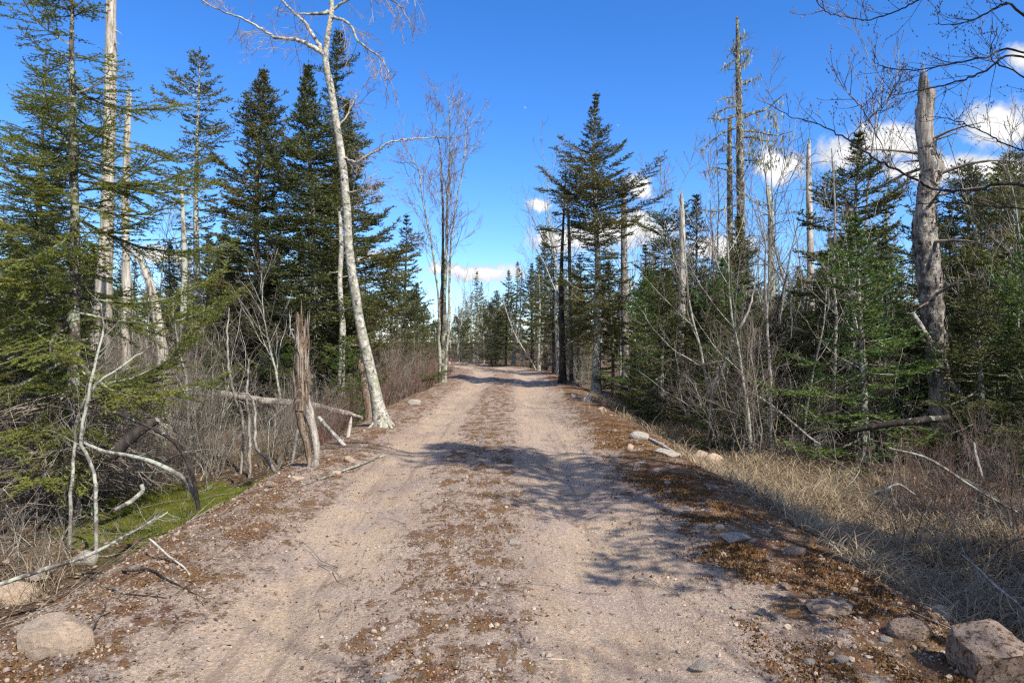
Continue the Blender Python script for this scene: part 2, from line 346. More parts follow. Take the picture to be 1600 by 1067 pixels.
def road_material():
    m, t, b, out = new_mat('gravel_road')
    co = obj_co(t); u = t.attr('lat').outputs['Fac']
    st = t.mapped(co, (1.0, 0.35, 1.0))
    big = t.noise(st, 0.9, 4, 0.6).outputs[0]; med = t.noise(co, 3.2, 5, 0.65).outputs[0]; med2 = t.noise(t.mapped(co, (1, 0.5, 1)), 7, 5, 0.7, 0.6).outputs[0]
    fin = t.noise(co, 45, 4, 0.75).outputs[0]; grit = t.noise(co, 130, 3, 0.7).outputs[0]; pin = t.noise(co, 1.3, 3, 0.5).outputs[0]
    uw = t.math('ADD', u, t.math('MULTIPLY', t.math('SUBTRACT', big, 0.5), 0.9))
    # wheel tracks: pale packed sand
    tr = t.math('MAXIMUM', t.ss(t.math('ABSOLUTE', t.math('ADD', uw, 1.2)), 0.62, 0.2), t.ss(t.math('ABSOLUTE', t.math('SUBTRACT', uw, 0.75)), 0.62, 0.2))
    sand = t.mix(t.ss(pin, 0.42, 0.66), (0.60, 0.445, 0.295), (0.485, 0.37, 0.30))
    grav = t.mix(t.ss(med, 0.35, 0.65), (0.40, 0.30, 0.23), (0.50, 0.385, 0.305))
    c = t.mix(tr, grav, sand)
    # coarse grain of grit
    c = t.mix(t.ss(fin, 0.40, 0.62, 0.5, 0.0), c, (0.235, 0.16, 0.11))
    c = t.mix(t.ss(grit, 0.54, 0.68, 0.0, 0.55), c, (0.62, 0.545, 0.46))
    c = t.mix(t.ss(grit, 0.46, 0.34, 0.0, 0.45), c, (0.15, 0.11, 0.09))
    vor = t.add('ShaderNodeTexVoronoi', {'Scale': 62.0}); t.l.new(co, vor.inputs['Vector'])
    vc = t.add('ShaderNodeSeparateColor'); t.l.new(vor.outputs['Color'], vc.inputs[0])
    c = t.mix(t.math('MULTIPLY', t.ss(vc.outputs[0], 0.0, 0.35, 0.6, 0.0), t.math('SUBTRACT', 1.0, t.math('MULTIPLY', tr, 0.55))), c, (0.17, 0.12, 0.085)); c = t.mix(t.ss(vc.outputs[1], 0.72, 1.0, 0.0, 0.6), c, (0.60, 0.50, 0.41)); c = t.mix(t.ss(vc.outputs[2], 0.8, 1.0, 0.0, 0.5), c, (0.30, 0.29, 0.27))
    c = t.mix(t.ss(big, 0.48, 0.66, 0.0, 0.42), c, (0.27, 0.195, 0.15))
    st2 = t.noise(t.mapped(co, (3.2, 0.22, 1.0)), 2.2, 4, 0.7).outputs[0]
    c = t.mix(t.ss(st2, 0.52, 0.68, 0.0, 0.6), c, (0.23, 0.165, 0.13)); c = t.mix(t.ss(st2, 0.42, 0.28, 0.0, 0.4), c, (0.62, 0.49, 0.36))
    # brown moss and needles, thick on the verges and thin along the middle
    n20 = t.noise(co, 19, 4, 0.7).outputs[0]
    rv = t.ss(uw, 1.0, 1.75); lv = t.ss(uw, -1.4, -1.9); mid = t.ss(t.math('ABSOLUTE', t.math('ADD', uw, 0.24)), 0.72, 0.3)
    amt = t.math('ADD', t.math('ADD', t.math('ADD', t.math('MULTIPLY', rv, 0.095), t.math('MULTIPLY', t.ss(uw, 1.55, 1.95), 0.065)), t.math('MULTIPLY', lv, 0.105)), t.math('MULTIPLY', mid, 0.095))
    amt = t.math('ADD', amt, 0.018)
    k = t.math('ADD', t.math('ADD', t.math('MULTIPLY', med2, 0.5), t.math('MULTIPLY', n20, 0.3)), t.math('ADD', t.math('MULTIPLY', fin, 0.2), amt))
    k = t.math('ADD', k, t.math('MULTIPLY', t.math('SUBTRACT', med, 0.5), 0.42))
    mk = t.ss(k, 0.595, 0.675)
    mc = t.mix(t.ss(t.noise(co, 5, 4, 0.6).outputs[0], 0.38, 0.62), (0.19, 0.085, 0.03), (0.26, 0.145, 0.048))
    mc = t.mix(t.ss(t.noise(co, 2.1, 3).outputs[0], 0.55, 0.68), mc, (0.17, 0.058, 0.028))
    mc = t.mix(t.ss(fin, 0.42, 0.6, 0.5, 0), mc, (0.045, 0.028, 0.016))
    c = t.mix(t.math('MULTIPLY', mk, 0.9), c, mc)
    t.l.new(c, b.inputs['Base Color']); b.inputs['Roughness'].default_value = 0.95; b.inputs['Specular IOR Level'].default_value = 0.12
    h = t.math('ADD', t.math('MULTIPLY', t.math('ADD', fin, t.math('MULTIPLY', vc.outputs[1], 0.35)), 0.8), t.math('ADD', t.math('MULTIPLY', grit, 0.5), t.math('MULTIPLY', mk, 0.5)))
    bump(t, b, h, 0.026, 0.9)
    return m
def floor_material():
    m, t, b, out = new_mat('forest_floor')
    co = obj_co(t); ms = t.attr('moss').outputs['Fac']; u = t.math('ABSOLUTE', t.attr('lat').outputs['Fac'])
    n = t.noise(co, 0.8, 4, 0.6).outputs[0]; md = t.noise(co, 5, 5, 0.7, 0.5).outputs[0]; f = t.noise(co, 40, 4, 0.75).outputs[0]
    c = t.mix(t.ss(md, 0.35, 0.65), (0.105, 0.066, 0.040), (0.235, 0.165, 0.10)); c = t.mix(t.ss(f, 0.42, 0.6, 0.6, 0), c, (0.045, 0.03, 0.02))
    c = t.mix(t.ss(f, 0.55, 0.7, 0, 0.5), c, (0.36, 0.28, 0.19))
    c = t.mix(t.math('MULTIPLY', t.ss(n, 0.55, 0.7), 0.6), c, (0.075, 0.085, 0.018))
    g = t.mix(t.ss(t.noise(co, 4, 4).outputs[0], 0.4, 0.6), (0.10, 0.13, 0.014), (0.20, 0.19, 0.03))
    g = t.mix(t.ss(f, 0.4, 0.6, 0.5, 0), g, (0.04, 0.06, 0.01))
    c = t.mix(t.ss(t.math('ADD', ms, t.math('MULTIPLY', t.math('SUBTRACT', md, 0.5), 1.2)), 0.35, 0.6), c, g)
    t.l.new(c, b.inputs['Base Color']); b.inputs['Roughness'].default_value = 0.95; b.inputs['Specular IOR Level'].default_value = 0.1
    bump(t, b, t.math('ADD', t.math('MULTIPLY', md, 0.6), f), 0.04)
    return m
M_ROAD, M_FLOOR = road_material(), floor_material()


# ------------------------------------------------------------------ the setting: road and forest floor
def axis(fine_lo, fine_hi, step, lo, hi, grow=1.12):
    a = list(np.arange(fine_lo, fine_hi + step / 2, step)); s = step; x = a[-1]
    while x < hi: s *= grow; x += s; a.append(x)
    s = step; x = a[0]; pre = []
    while x > lo: s *= grow; x -= s; pre.append(x)
    return np.array(pre[::-1] + a)
def grid_faces(nr, nc):
    i = np.arange((nr - 1) * nc).reshape(nr - 1, nc)[:, :-1].ravel()
    return np.stack([i, i + 1, i + nc + 1, i + nc], 1)

def build_setting():
    ys = [-14.0]
    while ys[-1] < 75: ys.append(ys[-1] + max(0.022, abs(ys[-1]) * 0.0085) if ys[-1] > 1.5 else min(ys[-1] + 0.5, 1.51))
    ys = np.array(ys); us = np.linspace(LE - 0.55, RE + 0.55, 230)
    Y, U = np.meshgrid(ys, us, indexing='ij'); X = U + road_c(Y)
    V = np.stack([X, Y, H(X, Y) - 0.14 * sst(np.abs(U - (LE + RE) / 2), (RE - LE) / 2 + 0.30, (RE - LE) / 2 + 0.55)], -1).reshape(-1, 3)
    link('road', mesh('road', [(V, grid_faces(len(ys), len(us)), M_ROAD, {'lat': U.ravel()})]), kind='structure')
    gx = axis(-11, 11, 0.085, -700, 700); gy = axis(3.0, 22, 0.085, -60, 900, 1.09)
    Y, X = np.meshgrid(gy, gx, indexing='ij'); U = X - road_c(Y)
    Z = H(X, Y); ins = sst(U, LE - 0.5, LE - 0.3) * sst(-U, -RE - 0.5, -RE - 0.3) * (Y < 73) * (Y > -13.5)
    Z = Z - 0.25 * ins - 0.03 * sst(U, LE - 0.42, LE - 0.3) * sst(-U, -RE - 0.42, -RE - 0.3) * (Y < 73) * (Y > -13.5)
    moss = 1.1 * np.exp(-(((X + 4.15) / 1.3) ** 2 + ((Y - 8.4) / 1.5) ** 2) ** 1.5) + 0.4 * np.exp(-(((X + 6.5) / 2.5) ** 2 + ((Y - 10.5) / 1.5) ** 2))
    V = np.stack([X, Y, Z], -1).reshape(-1, 3)
    link('ground', mesh('ground', [(V, grid_faces(len(gy), len(gx)), M_FLOOR, {'lat': U.ravel(), 'moss': moss.ravel()})]), kind='structure')
build_setting()


# ------------------------------------------------------------------ plants: makers
def shoot_template(rng, k, nl, wd):
    """needle triangles of one unit shoot along x: base point on the axis (x01), offsets (in metres)"""
    xs = np.sort(rng.uniform(0.02, 1.0, k)); sd = np.where(np.arange(k) % 2 == 0, 1, -1)
    up = rng.uniform(-0.25, 0.75, k); L = nl * rng.uniform(0.7, 1.15, k)
    d = nrm(np.stack([rng.uniform(0.45, 0.95, k), sd * rng.uniform(0.5, 1.0, k), up], 1)) * L[:, None]
    return xs, d, wd
def needle_tris(rng, O, D, Ln, Up, k, nl, wd, tint_base):
    """O origins, D unit directions, Ln lengths, Up approximate normals -> triangles for every shoot"""
    n = len(O)
    S = nrm(np.cross(Up, D)); N = np.cross(D, S)
    xs = rng.uniform(0.0, 1.05, (n, k)); sd = np.where(np.arange(k)[None, :] % 2 == 0, 1.0, -1.0) * rng.uniform(0.35, 1.0, (n, k))
    up = rng.uniform(-0.3, 0.8, (n, k)); fw = rng.uniform(0.45, 1.0, (n, k)); L = nl * rng.uniform(0.65, 1.2, (n, k))
    dl = fw[..., None] * D[:, None] + sd[..., None] * S[:, None] + up[..., None] * N[:, None]
    dl = nrm(dl) * L[..., None]
    B = O[:, None] + D[:, None] * (xs * Ln[:, None])[..., None]
    wv = nrm(np.cross(dl, rng.normal(size=(n, k, 3)))) * (wd * 0.5)
    V = np.stack([B - wv, B + wv, B + dl], 2).reshape(-1, 3)
    F = np.arange(len(V)).reshape(-1, 3)
    tint = np.clip(tint_base[:, None] + rng.normal(0, 0.16, (n, k)), 0, 1)
    return V, F, np.repeat(tint.ravel(), 3)

def conifer(seed, h, prof, base, mat, barkm, step=0.2, nb=(3, 6), spacing=0.15, k=8, nl=0.068, wd=0.026, tr=None, sub=True, gap=0.0,
            dead=24, lean=(0, 0), droop=0.25, upc=0.9, keep=None, flop=0.0, lobe=0.5, shoot=0.17, dead_mat=None, damage=0.22):
    """one spruce or fir: list of (part name, mesh). prof: (height, branch length) pairs in metres"""
    rng = np.random.default_rng(seed)
    tz = np.linspace(0, h, 16); ph = rng.uniform(0, 6.28, 2)
    txy = np.stack([lean[0] * (tz / h) ** 1.3 + 0.012 * h * np.sin(tz * 0.7 + ph[0]) * tz / h, lean[1] * (tz / h) ** 1.3 + 0.012 * h * np.cos(tz * 0.6 + ph[1]) * tz / h], 1)
    tr = tr or 0.011 * h + 0.02
    rad = tr * (1 - tz / h) ** 0.85 * (1 + 0.5 * np.exp(-tz / 0.25)) + 0.006
    tp = np.concatenate([txy, tz[:, None]], 1)
    at = lambda z: np.array([np.interp(z, tz, txy[:, 0]), np.interp(z, tz, txy[:, 1]), z])
    TV, TF = tubes([(tp, rad)], 9); TV = knobbly(TV, rng, tr * 0.10, 5)
    pz = np.array([p[0] for p in prof]); pr = np.array([p[1] for p in prof])
    spines, twigs = [], []; O, D, L, U, T = [], [], [], [], []
    z = base; lph = rng.uniform(0, 6.28, 3)
    while z < h - 0.03:
        t = (z - base) / (h - base); Rz = float(np.interp(z, pz, pr))
        a0 = rng.uniform(0, 6.28); m = int(rng.integers(nb[0], nb[1] + 1))
        for j in range(m):
            if rng.random() < gap: continue
            az = a0 + j * 6.283 / m + rng.normal(0, 0.3)
            if keep and not keep(az, z): continue
            lob = 1 + lobe * math.sin(az * 2 + z * 1.1 + lph[0]) * math.sin(z * 1.9 + lph[1])
            Lb = max(0.07, Rz * (rng.uniform(0.45, 1.12) if rng.random() > 0.08 else rng.uniform(1.1, 1.4)) * lob)
            if damage and math.sin(az * 1.0 + lph[2]) * math.sin(z * 1.3 + lph[0] * 2) > 1.0 - damage: Lb *= rng.uniform(0.15, 0.5)
            e0 = (-0.12 + upc * t ** 1.5) + rng.normal(0, 0.2 + 0.15 * flop)
            s = np.linspace(0, 1, 6)
            hd = np.array([math.cos(az), math.sin(az), 0]); sd = np.array([-math.sin(az), math.cos(az), 0])
            wob = rng.normal(0, 0.06, 2)
            rise = math.tan(max(-0.9, min(1.2, e0))) * s - droop * (1 - t) * np.sin(s * math.pi * 0.9) * 0.6 + 0.12 * s ** 3
            pts = at(z) + hd * (Lb * s * math.cos(e0))[:, None] + sd * (Lb * (wob[0] * s ** 2 + wob[1] * np.sin(s * 4)))[:, None] + np.array([0, 0, 1]) * (Lb * rise * math.cos(e0))[:, None]
            spines.append((pts, np.linspace(0.006 + 0.010 * Lb, 0.003, 6)))
            nlat = max(2, int(Lb / spacing))
            start = (0.28 if Lb > 0.8 else 0.12) * (1 - 0.6 * (flop > 0))
            sv = start + (1 - start) * (np.arange(nlat) + rng.uniform(0.2, 0.8, nlat)) / nlat
            bt = 0.34 + 0.22 * rng.normal() * 0.6
            for sk in sv:
                f = sk * 5; i = min(int(f), 4); p0 = pts[i] + (pts[i + 1] - pts[i]) * (f - i); tg = nrm(pts[i + 1] - pts[i])
                for q in (-1, 1):
                    if rng.random() < 0.1: continue
                    d = nrm(tg * rng.uniform(0.5, 0.9) + sd * q * rng.uniform(0.6, 1.0) + np.array([0, 0, rng.uniform(-0.22, 0.25) - flop * rng.uniform(-0.4, 1.0)]))
                    ll = min(0.62, (0.5 * Lb * (1.05 - sk) + 0.09) * rng.uniform(0.7, 1.15))
                    ns = max(1, int(round(ll / shoot)))
                    for r_ in range(ns):
                        O.append(p0 + d * ll * r_ / ns); D.append(d); L.append(ll / ns); U.append((0, 0, 1)); T.append(bt + 0.25 * sk + 0.1 * r_)
                        if sub and ll > 0.16 and r_ >= 0:
                            for q2 in (-1, 1):
                                d2 = nrm(d * 0.75 + np.cross(d, [0, 0, 1]) * q2 * 0.75 + np.array([0, 0, rng.uniform(-0.2, 0.2)]))
                                O.append(p0 + d * ll * (r_ + rng.uniform(0.2, 0.9)) / ns); D.append(d2); L.append(min(shoot, ll * 0.55 * rng.uniform(0.7, 1.2)) * (1 - 0.35 * r_ / ns)); U.append((0, 0, 1)); T.append(bt + 0.3 * sk + 0.12)
                    if ll > 0.3 and wd < 0.02: twigs.append((np.stack([p0, p0 + d * ll * 0.5, p0 + d * ll]), np.array([0.004, 0.003, 0.0015])))
            for i in range(3, 5): O.append(pts[i]); D.append(nrm(pts[i + 1] - pts[i])); L.append(np.linalg.norm(pts[i + 1] - pts[i])); U.append((0, 0, 1)); T.append(bt + 0.3)
        z += step * (0.55 + 0.75 * (1 - t)) * rng.uniform(0.8, 1.2)
    for i in range(3): O.append(at(h - 0.12 * i) - np.array([0, 0, 0.05])); D.append(np.array([0.03, 0.02, 1.0])); L.append(0.2); U.append((1, 0, 0)); T.append(0.6)
    NV, NF, NT_ = needle_tris(rng, np.array(O), nrm(np.array(D, float)), np.array(L), np.array(U, float), k, nl, wd, np.array(T))
    BV, BF = tubes(spines, 3); 
    crown = [(NV, NF, mat, {'tint': NT_}), (BV, BF, barkm)]
    if twigs: crown.append((*tubes(twigs, 3), barkm))
    # dead grey limbs below the live crown
    dl = []
    for _ in range(dead):
        z = rng.uniform(min(0.5, base * 0.3), max(base * 1.25, 0.8)); az = rng.uniform(0, 6.28)
        Ld = float(np.interp(max(z, base), pz, pr)) * rng.uniform(0.3, 0.95); 
        hd = np.array([math.cos(az), math.sin(az), rng.uniform(-0.35, 0.1)]); s = np.linspace(0, 1, 5)[:, None]
        pts = at(z) + hd * Ld * s + rng.normal(0, 0.03, (5, 3)) * s - np.array([0, 0, 0.12]) * Ld * s ** 2
        dl.append((pts, np.linspace(0.012, 0.003, 5)))
        for _ in range(int(2 + Ld * 5)):
            f = rng.uniform(0.25, 0.95) * 4; i = int(f); p0 = pts[i] + (pts[i + 1] - pts[i]) * (f - i)
            d = nrm(np.array([math.cos(az + rng.normal(0, 1.0)), math.sin(az + rng.normal(0, 1.0)), rng.uniform(-0.6, 0.2)])) * rng.uniform(0.1, 0.4)
            dl.append((np.stack([p0, p0 + d * 0.55 + rng.normal(0, 0.015, 3), p0 + d + np.array([0, 0, -0.03])]), np.array([0.0055, 0.004, 0.002])))
    trunk = [(TV, TF, barkm)]
    if dl: trunk.append((*tubes(dl, 3), dead_mat or M_TWIG))
    return [('trunk', mesh('conifer_trunk', trunk)), ('crown', mesh('conifer_crown', crown, smooth=False))]

def grow(rng, p, d, L, r, level, maxl, out, kids=(7, 6, 4), ang=(0.5, 1.0), up=0.25, wander=0.12, ratio=(0.35, 0.6), npts=7, s0=0.25, taper=0.25, minr=0.0012):
    pts = [np.array(p, float)]; d = nrm(np.array(d, float)); st = L / (npts - 1)
    for i in range(npts - 1):
        d = nrm(d + rng.normal(0, wander, 3) + np.array([0, 0, up * 0.25])); pts.append(pts[-1] + d * st)
    pts = np.array(pts); rad = np.maximum(r * np.linspace(1, taper, npts), minr)
    out.setdefault(level, []).append((pts, rad))
    if level >= maxl: return
    n = kids[min(level, len(kids) - 1)]; n = max(1, int(round(n * rng.uniform(0.7, 1.3))))
    for j in range(n):
        s = s0 + (1 - s0) * (j + rng.uniform(0, 1)) / n; s = min(s, 0.98)
        f = s * (npts - 1); i = min(int(f), npts - 2); p0 = pts[i] + (pts[i + 1] - pts[i]) * (f - i); tg = nrm(pts[i + 1] - pts[i])
        ax = nrm(np.cross(tg, rng.normal(size=3))); a = rng.uniform(*ang)
        dd = tg * math.cos(a) + ax * math.sin(a)
        grow(rng, p0, dd, L * rng.uniform(*ratio) * (1.15 - 0.6 * s), max(minr, r * (1 - (1 - taper) * s) * 0.55), level + 1, maxl, out, kids, ang, up, wander * 1.3, ratio, max(3, npts - 2 if level < 1 else 4), 0.2, 0.3, minr)

def bare_tree(seed, h, r, stems=1, kids=(11, 7, 4), barkm=None, twigm=None, spread=0.12, up=0.35, s0=0.3, maxl=3, ang=(0.45, 0.95), ratio=(0.3, 0.5), wander=0.07):
    rng = np.random.default_rng(seed); out = {}
    for i in range(stems):
        az = rng.uniform(0, 6.28) if stems > 1 else rng.uniform(0, 6.28); t = spread * rng.uniform(0.5, 1.2)
        grow(rng, (0.1 * math.cos(az) * (stems > 1), 0.1 * math.sin(az) * (stems > 1), -0.1), (math.cos(az) * t, math.sin(az) * t, 1), h * (1 if i == 0 else rng.uniform(0.6, 0.95)), r * (1 if i == 0 else 0.75), 0, maxl, out,
             kids, ang, up, wander, ratio, 11, s0, 0.12)
    TV, TF = tubes(out[0], 7); TV = knobbly(TV, rng, r * 0.12, 5)
    limbs = [(TV, TF, barkm or M_GREYBARK)]
    mr = lambda k, q: [(p, np.maximum(rr, q)) for p, rr in out.get(k, [])]
    crown = [(*tubes(mr(1, 0.007), 5), barkm or M_GREYBARK), (*tubes(mr(2, 0.005), 3), twigm or M_TWIG), (*tubes(mr(3, 0.0035), 3), twigm or M_TWIG)]
    return [('trunk', mesh('bare_trunk', limbs)), ('crown', mesh('bare_crown', [c for c in crown if len(c[0])]))]

def shrub(seed, h, stems, barkm, twigm, crooked=0.14, spread=0.5, r=0.008, kids=(6, 4), maxl=2, foot=0.18):
    rng = np.random.default_rng(seed); out = {}
    for i in range(stems):
        az = rng.uniform(0, 6.28); f = foot * rng.uniform(0, 1); t = spread * rng.uniform(0.15, 1)
        grow(rng, (f * math.cos(az), f * math.sin(az), -0.06), (math.cos(az) * t, math.sin(az) * t, 1), h * rng.uniform(0.55, 1.05), r * rng.uniform(0.6, 1.3), 0, maxl, out,
             kids, (0.4, 1.0), 0.2, crooked, (0.28, 0.5), 8, 0.3, 0.3)
    return [('stem', mesh('shrub_stem', [(*tubes(out[0], 5), barkm)])), ('crown', mesh('shrub_crown', [(*tubes(out[1], 3), twigm)] + ([(*tubes(out[2], 3), twigm)] if 2 in out else [])))]

def trunk_path(pts_px, d, radii_px, n=24, sides=10, foot=None):
    """a trunk seen along pixels at distance d (a number or one per point); returns world points and radii"""
    ds = d if hasattr(d, '__len__') else [d] * len(pts_px)
    p = np.array([P(x, y, dd) for (x, y), dd in zip(pts_px, ds)])
    if foot is not None: p[0] = foot
    r = np.array([rr * dd / FPX for rr, dd in zip(radii_px, ds)])
    c = curve(p, n); rr = np.interp(np.linspace(0, len(p) - 1, n), np.arange(len(p)), r)
    return c, rr

def side_twigs(rng, pts, r, n, L, out, maxl=2, kids=(5, 3), up=0.1, droop=0.0, ang=(0.5, 1.1), s0=0.15):
    """twigs along a limb"""
    m = len(pts)
    for j in range(n):
        s = s0 + (1 - s0) * (j + rng.uniform(0, 1)) / n; f = min(s, 0.99) * (m - 1); i = min(int(f), m - 2)
        p0 = pts[i] + (pts[i + 1] - pts[i]) * (f - i); tg = nrm(pts[i + 1] - pts[i])
        ax = nrm(np.cross(tg, rng.normal(size=3))); a = rng.uniform(*ang)
        dd = tg * math.cos(a) + ax * math.sin(a) + np.array([0, 0, -droop])
        grow(rng, p0, dd, L * rng.uniform(0.5, 1.1) * (1.15 - 0.5 * s), max(0.0025, r * 0.5), 1, maxl, out, (0, *kids), (0.4, 0.9), up - droop, 0.14, (0.3, 0.55), 6, 0.2, 0.3)


def hero(name, label, cat, base, parts, group=None):
    """a thing built in place: parts are (part name, mesh parts in world space[, smooth])"""
    base = np.asarray(base, float); t = thing(name, label, cat, tuple(base), group=group)
    for p in parts:
        ml = [(q[0] - base, *q[1:]) for q in p[1] if len(q[0])]
        if not ml: continue
        o = link(p[0], mesh(name + '_' + p[0], ml, p[2] if len(p) > 2 else True), t)
        for q in (p[3] if len(p) > 3 else ()):
            sl_ = [(v[0] - base, *v[1:]) for v in q[1] if len(v[0])]
            if sl_: link(q[0], mesh(name + '_' + q[0], sl_), o)
    return t
def bud_tris(rng, tips, size, mat):
    """small swollen buds at twig tips"""
    V, F = [], []
    n = len(tips); T = np.array(tips)
    off = np.array([[1, 0, 0], [-0.5, 0.87, 0], [-0.5, -0.87, 0], [0, 0, 2.2]]) * size
    Vv = (T[:, None] + off[None] * rng.uniform(0.6, 1.3, (n, 1, 1))).reshape(-1, 3)
    f = np.array([[0, 1, 3], [1, 2, 3], [2, 0, 3]]); Fv = (np.arange(n)[:, None, None] * 4 + f[None]).reshape(-1, 3)
    return Vv, Fv, mat

# ------------------------------------------------------------------ the large trees
ORD = ['nearest', 'second nearest', 'third nearest', 'fourth nearest', 'fifth nearest', 'sixth nearest', 'seventh nearest', 'eighth nearest']

def near_firs():
    prof = [(0.6, 0.9), (1.5, 1.5), (2.4, 1.75), (3.2, 1.35), (4.0, 1.0), (4.8, 0.85), (5.6, 0.75), (6.5, 0.5), (7.2, 0.05)]
    pr = conifer(3, 7.2, prof, 1.3, M_FIR, M_SPRUCE_BARK, step=0.145, nb=(4, 6), spacing=0.085, flop=0.5, k=16, nl=0.028, wd=0.0092, tr=0.08, gap=0.22, dead=130, droop=0.3, upc=0.6, shoot=0.09, lobe=0.6, lean=(0.12, 0),
                 keep=lambda az, z: z < 4.3 or z < 4.3 + 3.5 * ((az * 7.31 + z * 3.7) % 1.0) * (1.0 if math.cos(az + 0.6) > 0.0 else 2.2), damage=0.35)
    x, y = -5.25, 8.1
    place(pr, 'fir_tree', 'bright yellow-green fir with thin grey trunk before the tall bare one', 'fir tree', (x, y, float(H(x, y)) - 0.05), 0.6)
    x, y = -7.75, 8.7
    place(pr, 'fir_tree', 'bright green fir cut off by the left edge beside the thin-trunked one', 'fir tree', (x, y, float(H(x, y)) - 0.05), 3.6, 0.92)
    x, y = -7.3, 10.6
    place(pr, 'fir_tree', 'yellow-green fir half hidden behind the two bright firs at the left edge', 'fir tree', (x, y, float(H(x, y)) - 0.05), 5.1, 0.9)
    sd = conifer(5, 0.55, [(0, 0.3), (0.2, 0.32), (0.55, 0.05)], 0.05, M_YOUNG, M_SPRUCE_BARK, step=0.07, nb=(3, 5), spacing=0.06, k=12, nl=0.022, wd=0.006, tr=0.008, dead=0, shoot=0.07)
    p = G(112, 815)
    place(sd, 'fir_seedling', 'knee-high bright green fir seedling under the crooked grey stems at the left verge', 'fir seedling', tuple(p), 0.4)
near_firs()

def hero_conifer(px, d, label, seed, prof_px, base_py, mat, barkm=M_SPRUCE_BARK, name='spruce_tree', rz=0.0, **kw):
    """prof_px: (pixel row, half-width in pixels) from the top down"""
    x = (px - CX) / FPX * d; z0 = float(H(x, d)) - 0.05
    toz = lambda py: H0 + (CY - py) / FPX * d - z0
    prof = sorted([(toz(py), hw * d / FPX) for py, hw in prof_px]); h = toz(prof_px[0][0])
    pr = conifer(seed, h, prof, max(0.3, toz(base_py)), mat, barkm, **kw)
    return place(pr, name, label, 'spruce tree' if name.startswith('spruce') else 'fir tree', (x, d, z0), rz), pr
PROTO = []
_, p0 = hero_conifer(308, 20, 'airy thin-topped spruce with bare sky round its lichened lower trunk', 11, [(84, 2), (130, 34), (200, 54), (280, 56), (330, 46), (385, 30), (430, 12)], 395, M_SPRUCE, M_PALE_BARK, step=0.25, nb=(4, 6), spacing=0.16, k=8, dead=60, gap=0.1, upc=0.8, droop=0.1, nl=0.07, wd=0.025); PROTO.append(p0)
_, p0 = hero_conifer(405, 18, 'bushy pointed spruce, second from the airy thin-topped one, left of the white birch', 12, [(108, 2), (150, 20), (200, 38), (300, 62), (400, 76), (500, 80), (560, 62)], 545, M_SPRUCE, step=0.155, nb=(5, 7)); PROTO.append(p0)
_, p0 = hero_conifer(488, 16.5, 'dense dark spruce directly behind the white birch, its pointed top just left of the trunk', 13, [(104, 2), (140, 12), (180, 26), (250, 54), (350, 76), (450, 88), (560, 84)], 550, M_DARKFIR, step=0.15, nb=(5, 7), droop=0.3); PROTO.append(p0)
hero_conifer(527, 20.5, 'tall narrow spruce showing its clubbed top behind the upper birch trunk', 14, [(52, 4), (90, 20), (130, 24), (170, 18), (260, 38), (340, 50)], 330, M_DARKFIR, step=0.17, nb=(4, 6), spacing=0.14)
_, p0 = hero_conifer(547, 18.5, 'broad layered spruce right of the white birch with long boughs reaching the road', 15, [(160, 3), (200, 16), (280, 42), (337, 72), (420, 80), (500, 80), (560, 74)], 545, M_SPRUCE, step=0.2, nb=(5, 7), droop=0.12, lobe=0.5); PROTO.append(p0)
_, p0 = hero_conifer(632, 27, 'small pointed spruce standing alone in the gap between birch and leafless maple', 16, [(338, 2), (380, 16), (420, 27), (470, 36), (530, 40)], 540, M_DARKFIR, step=0.28, nb=(4, 5)); PROTO.append(p0)
_, p0 = hero_conifer(932, 23.5, 'tall fir with a narrow spire over broad boughs and a pale roadside trunk', 17, [(148, 2), (190, 12), (238, 26), (252, 46), (300, 80), (345, 78), (390, 46), (440, 62), (500, 66), (540, 50)], 520, M_SPRUCE, M_PALE_BARK, name='fir_tree', step=0.22, nb=(5, 7), gap=0.06, dead=40, lobe=0.55, tr=0.16); PROTO.append(p0)
hero_conifer(879, 25, 'dark-trunked fir with boughs reaching left over the road, left of the spire-topped fir', 18, [(268, 3), (300, 36), (360, 44), (400, 30), (450, 22), (500, 16)], 400, M_SPRUCE, M_DARK_BARK, name='fir_tree', step=0.33, nb=(3, 4), dead=46, tr=0.13, gap=0.1, lobe=0.5)
hero_conifer(1336, 14, 'blue-black pointed spruce between the slim dead pole and the big broken snag', 19, [(212, 2), (250, 18), (300, 48), (350, 64), (420, 80), (520, 90)], 520, M_DARKFIR, step=0.18, nb=(4, 6), droop=0.2)
_, p0 = hero_conifer(1042, 24, 'flat-topped dark fir just left of the barkless pole', 20, [(345, 22), (365, 40), (400, 44), (450, 52), (520, 50)], 510, M_DARKFIR, name='fir_tree', step=0.22, nb=(4, 6)); PROTO.append(p0)
hero_conifer(1512, 15, 'spruce with a blunt top against the cloud, first one right of the big broken snag', 21, [(262, 4), (290, 38), (340, 66), (420, 80), (540, 86)], 530, M_DARKFIR, step=0.2, nb=(4, 6))
hero_conifer(1578, 13, 'dark spruce at the right edge rising over the second bough line', 22, [(240, 3), (270, 30), (340, 70), (420, 92), (560, 100)], 540, M_SPRUCE, step=0.19, nb=(4, 6))
hero_conifer(1086, 22, 'slender spruce between the barkless pole and the tall lichened dead spruce', 23, [(305, 2), (340, 14), (400, 30), (470, 40), (540, 44)], 520, M_SPRUCE, step=0.22, nb=(4, 5))
_, pY = hero_conifer(1384, 12.6, 'bright green young fir just left of the big broken snag', 24, [(376, 2), (410, 18), (460, 36), (520, 48), (590, 56)], 590, M_YOUNG, name='fir_tree', step=0.15, nb=(4, 5), spacing=0.13, shoot=0.14, k=8, nl=0.04, wd=0.014, droop=0.1); 
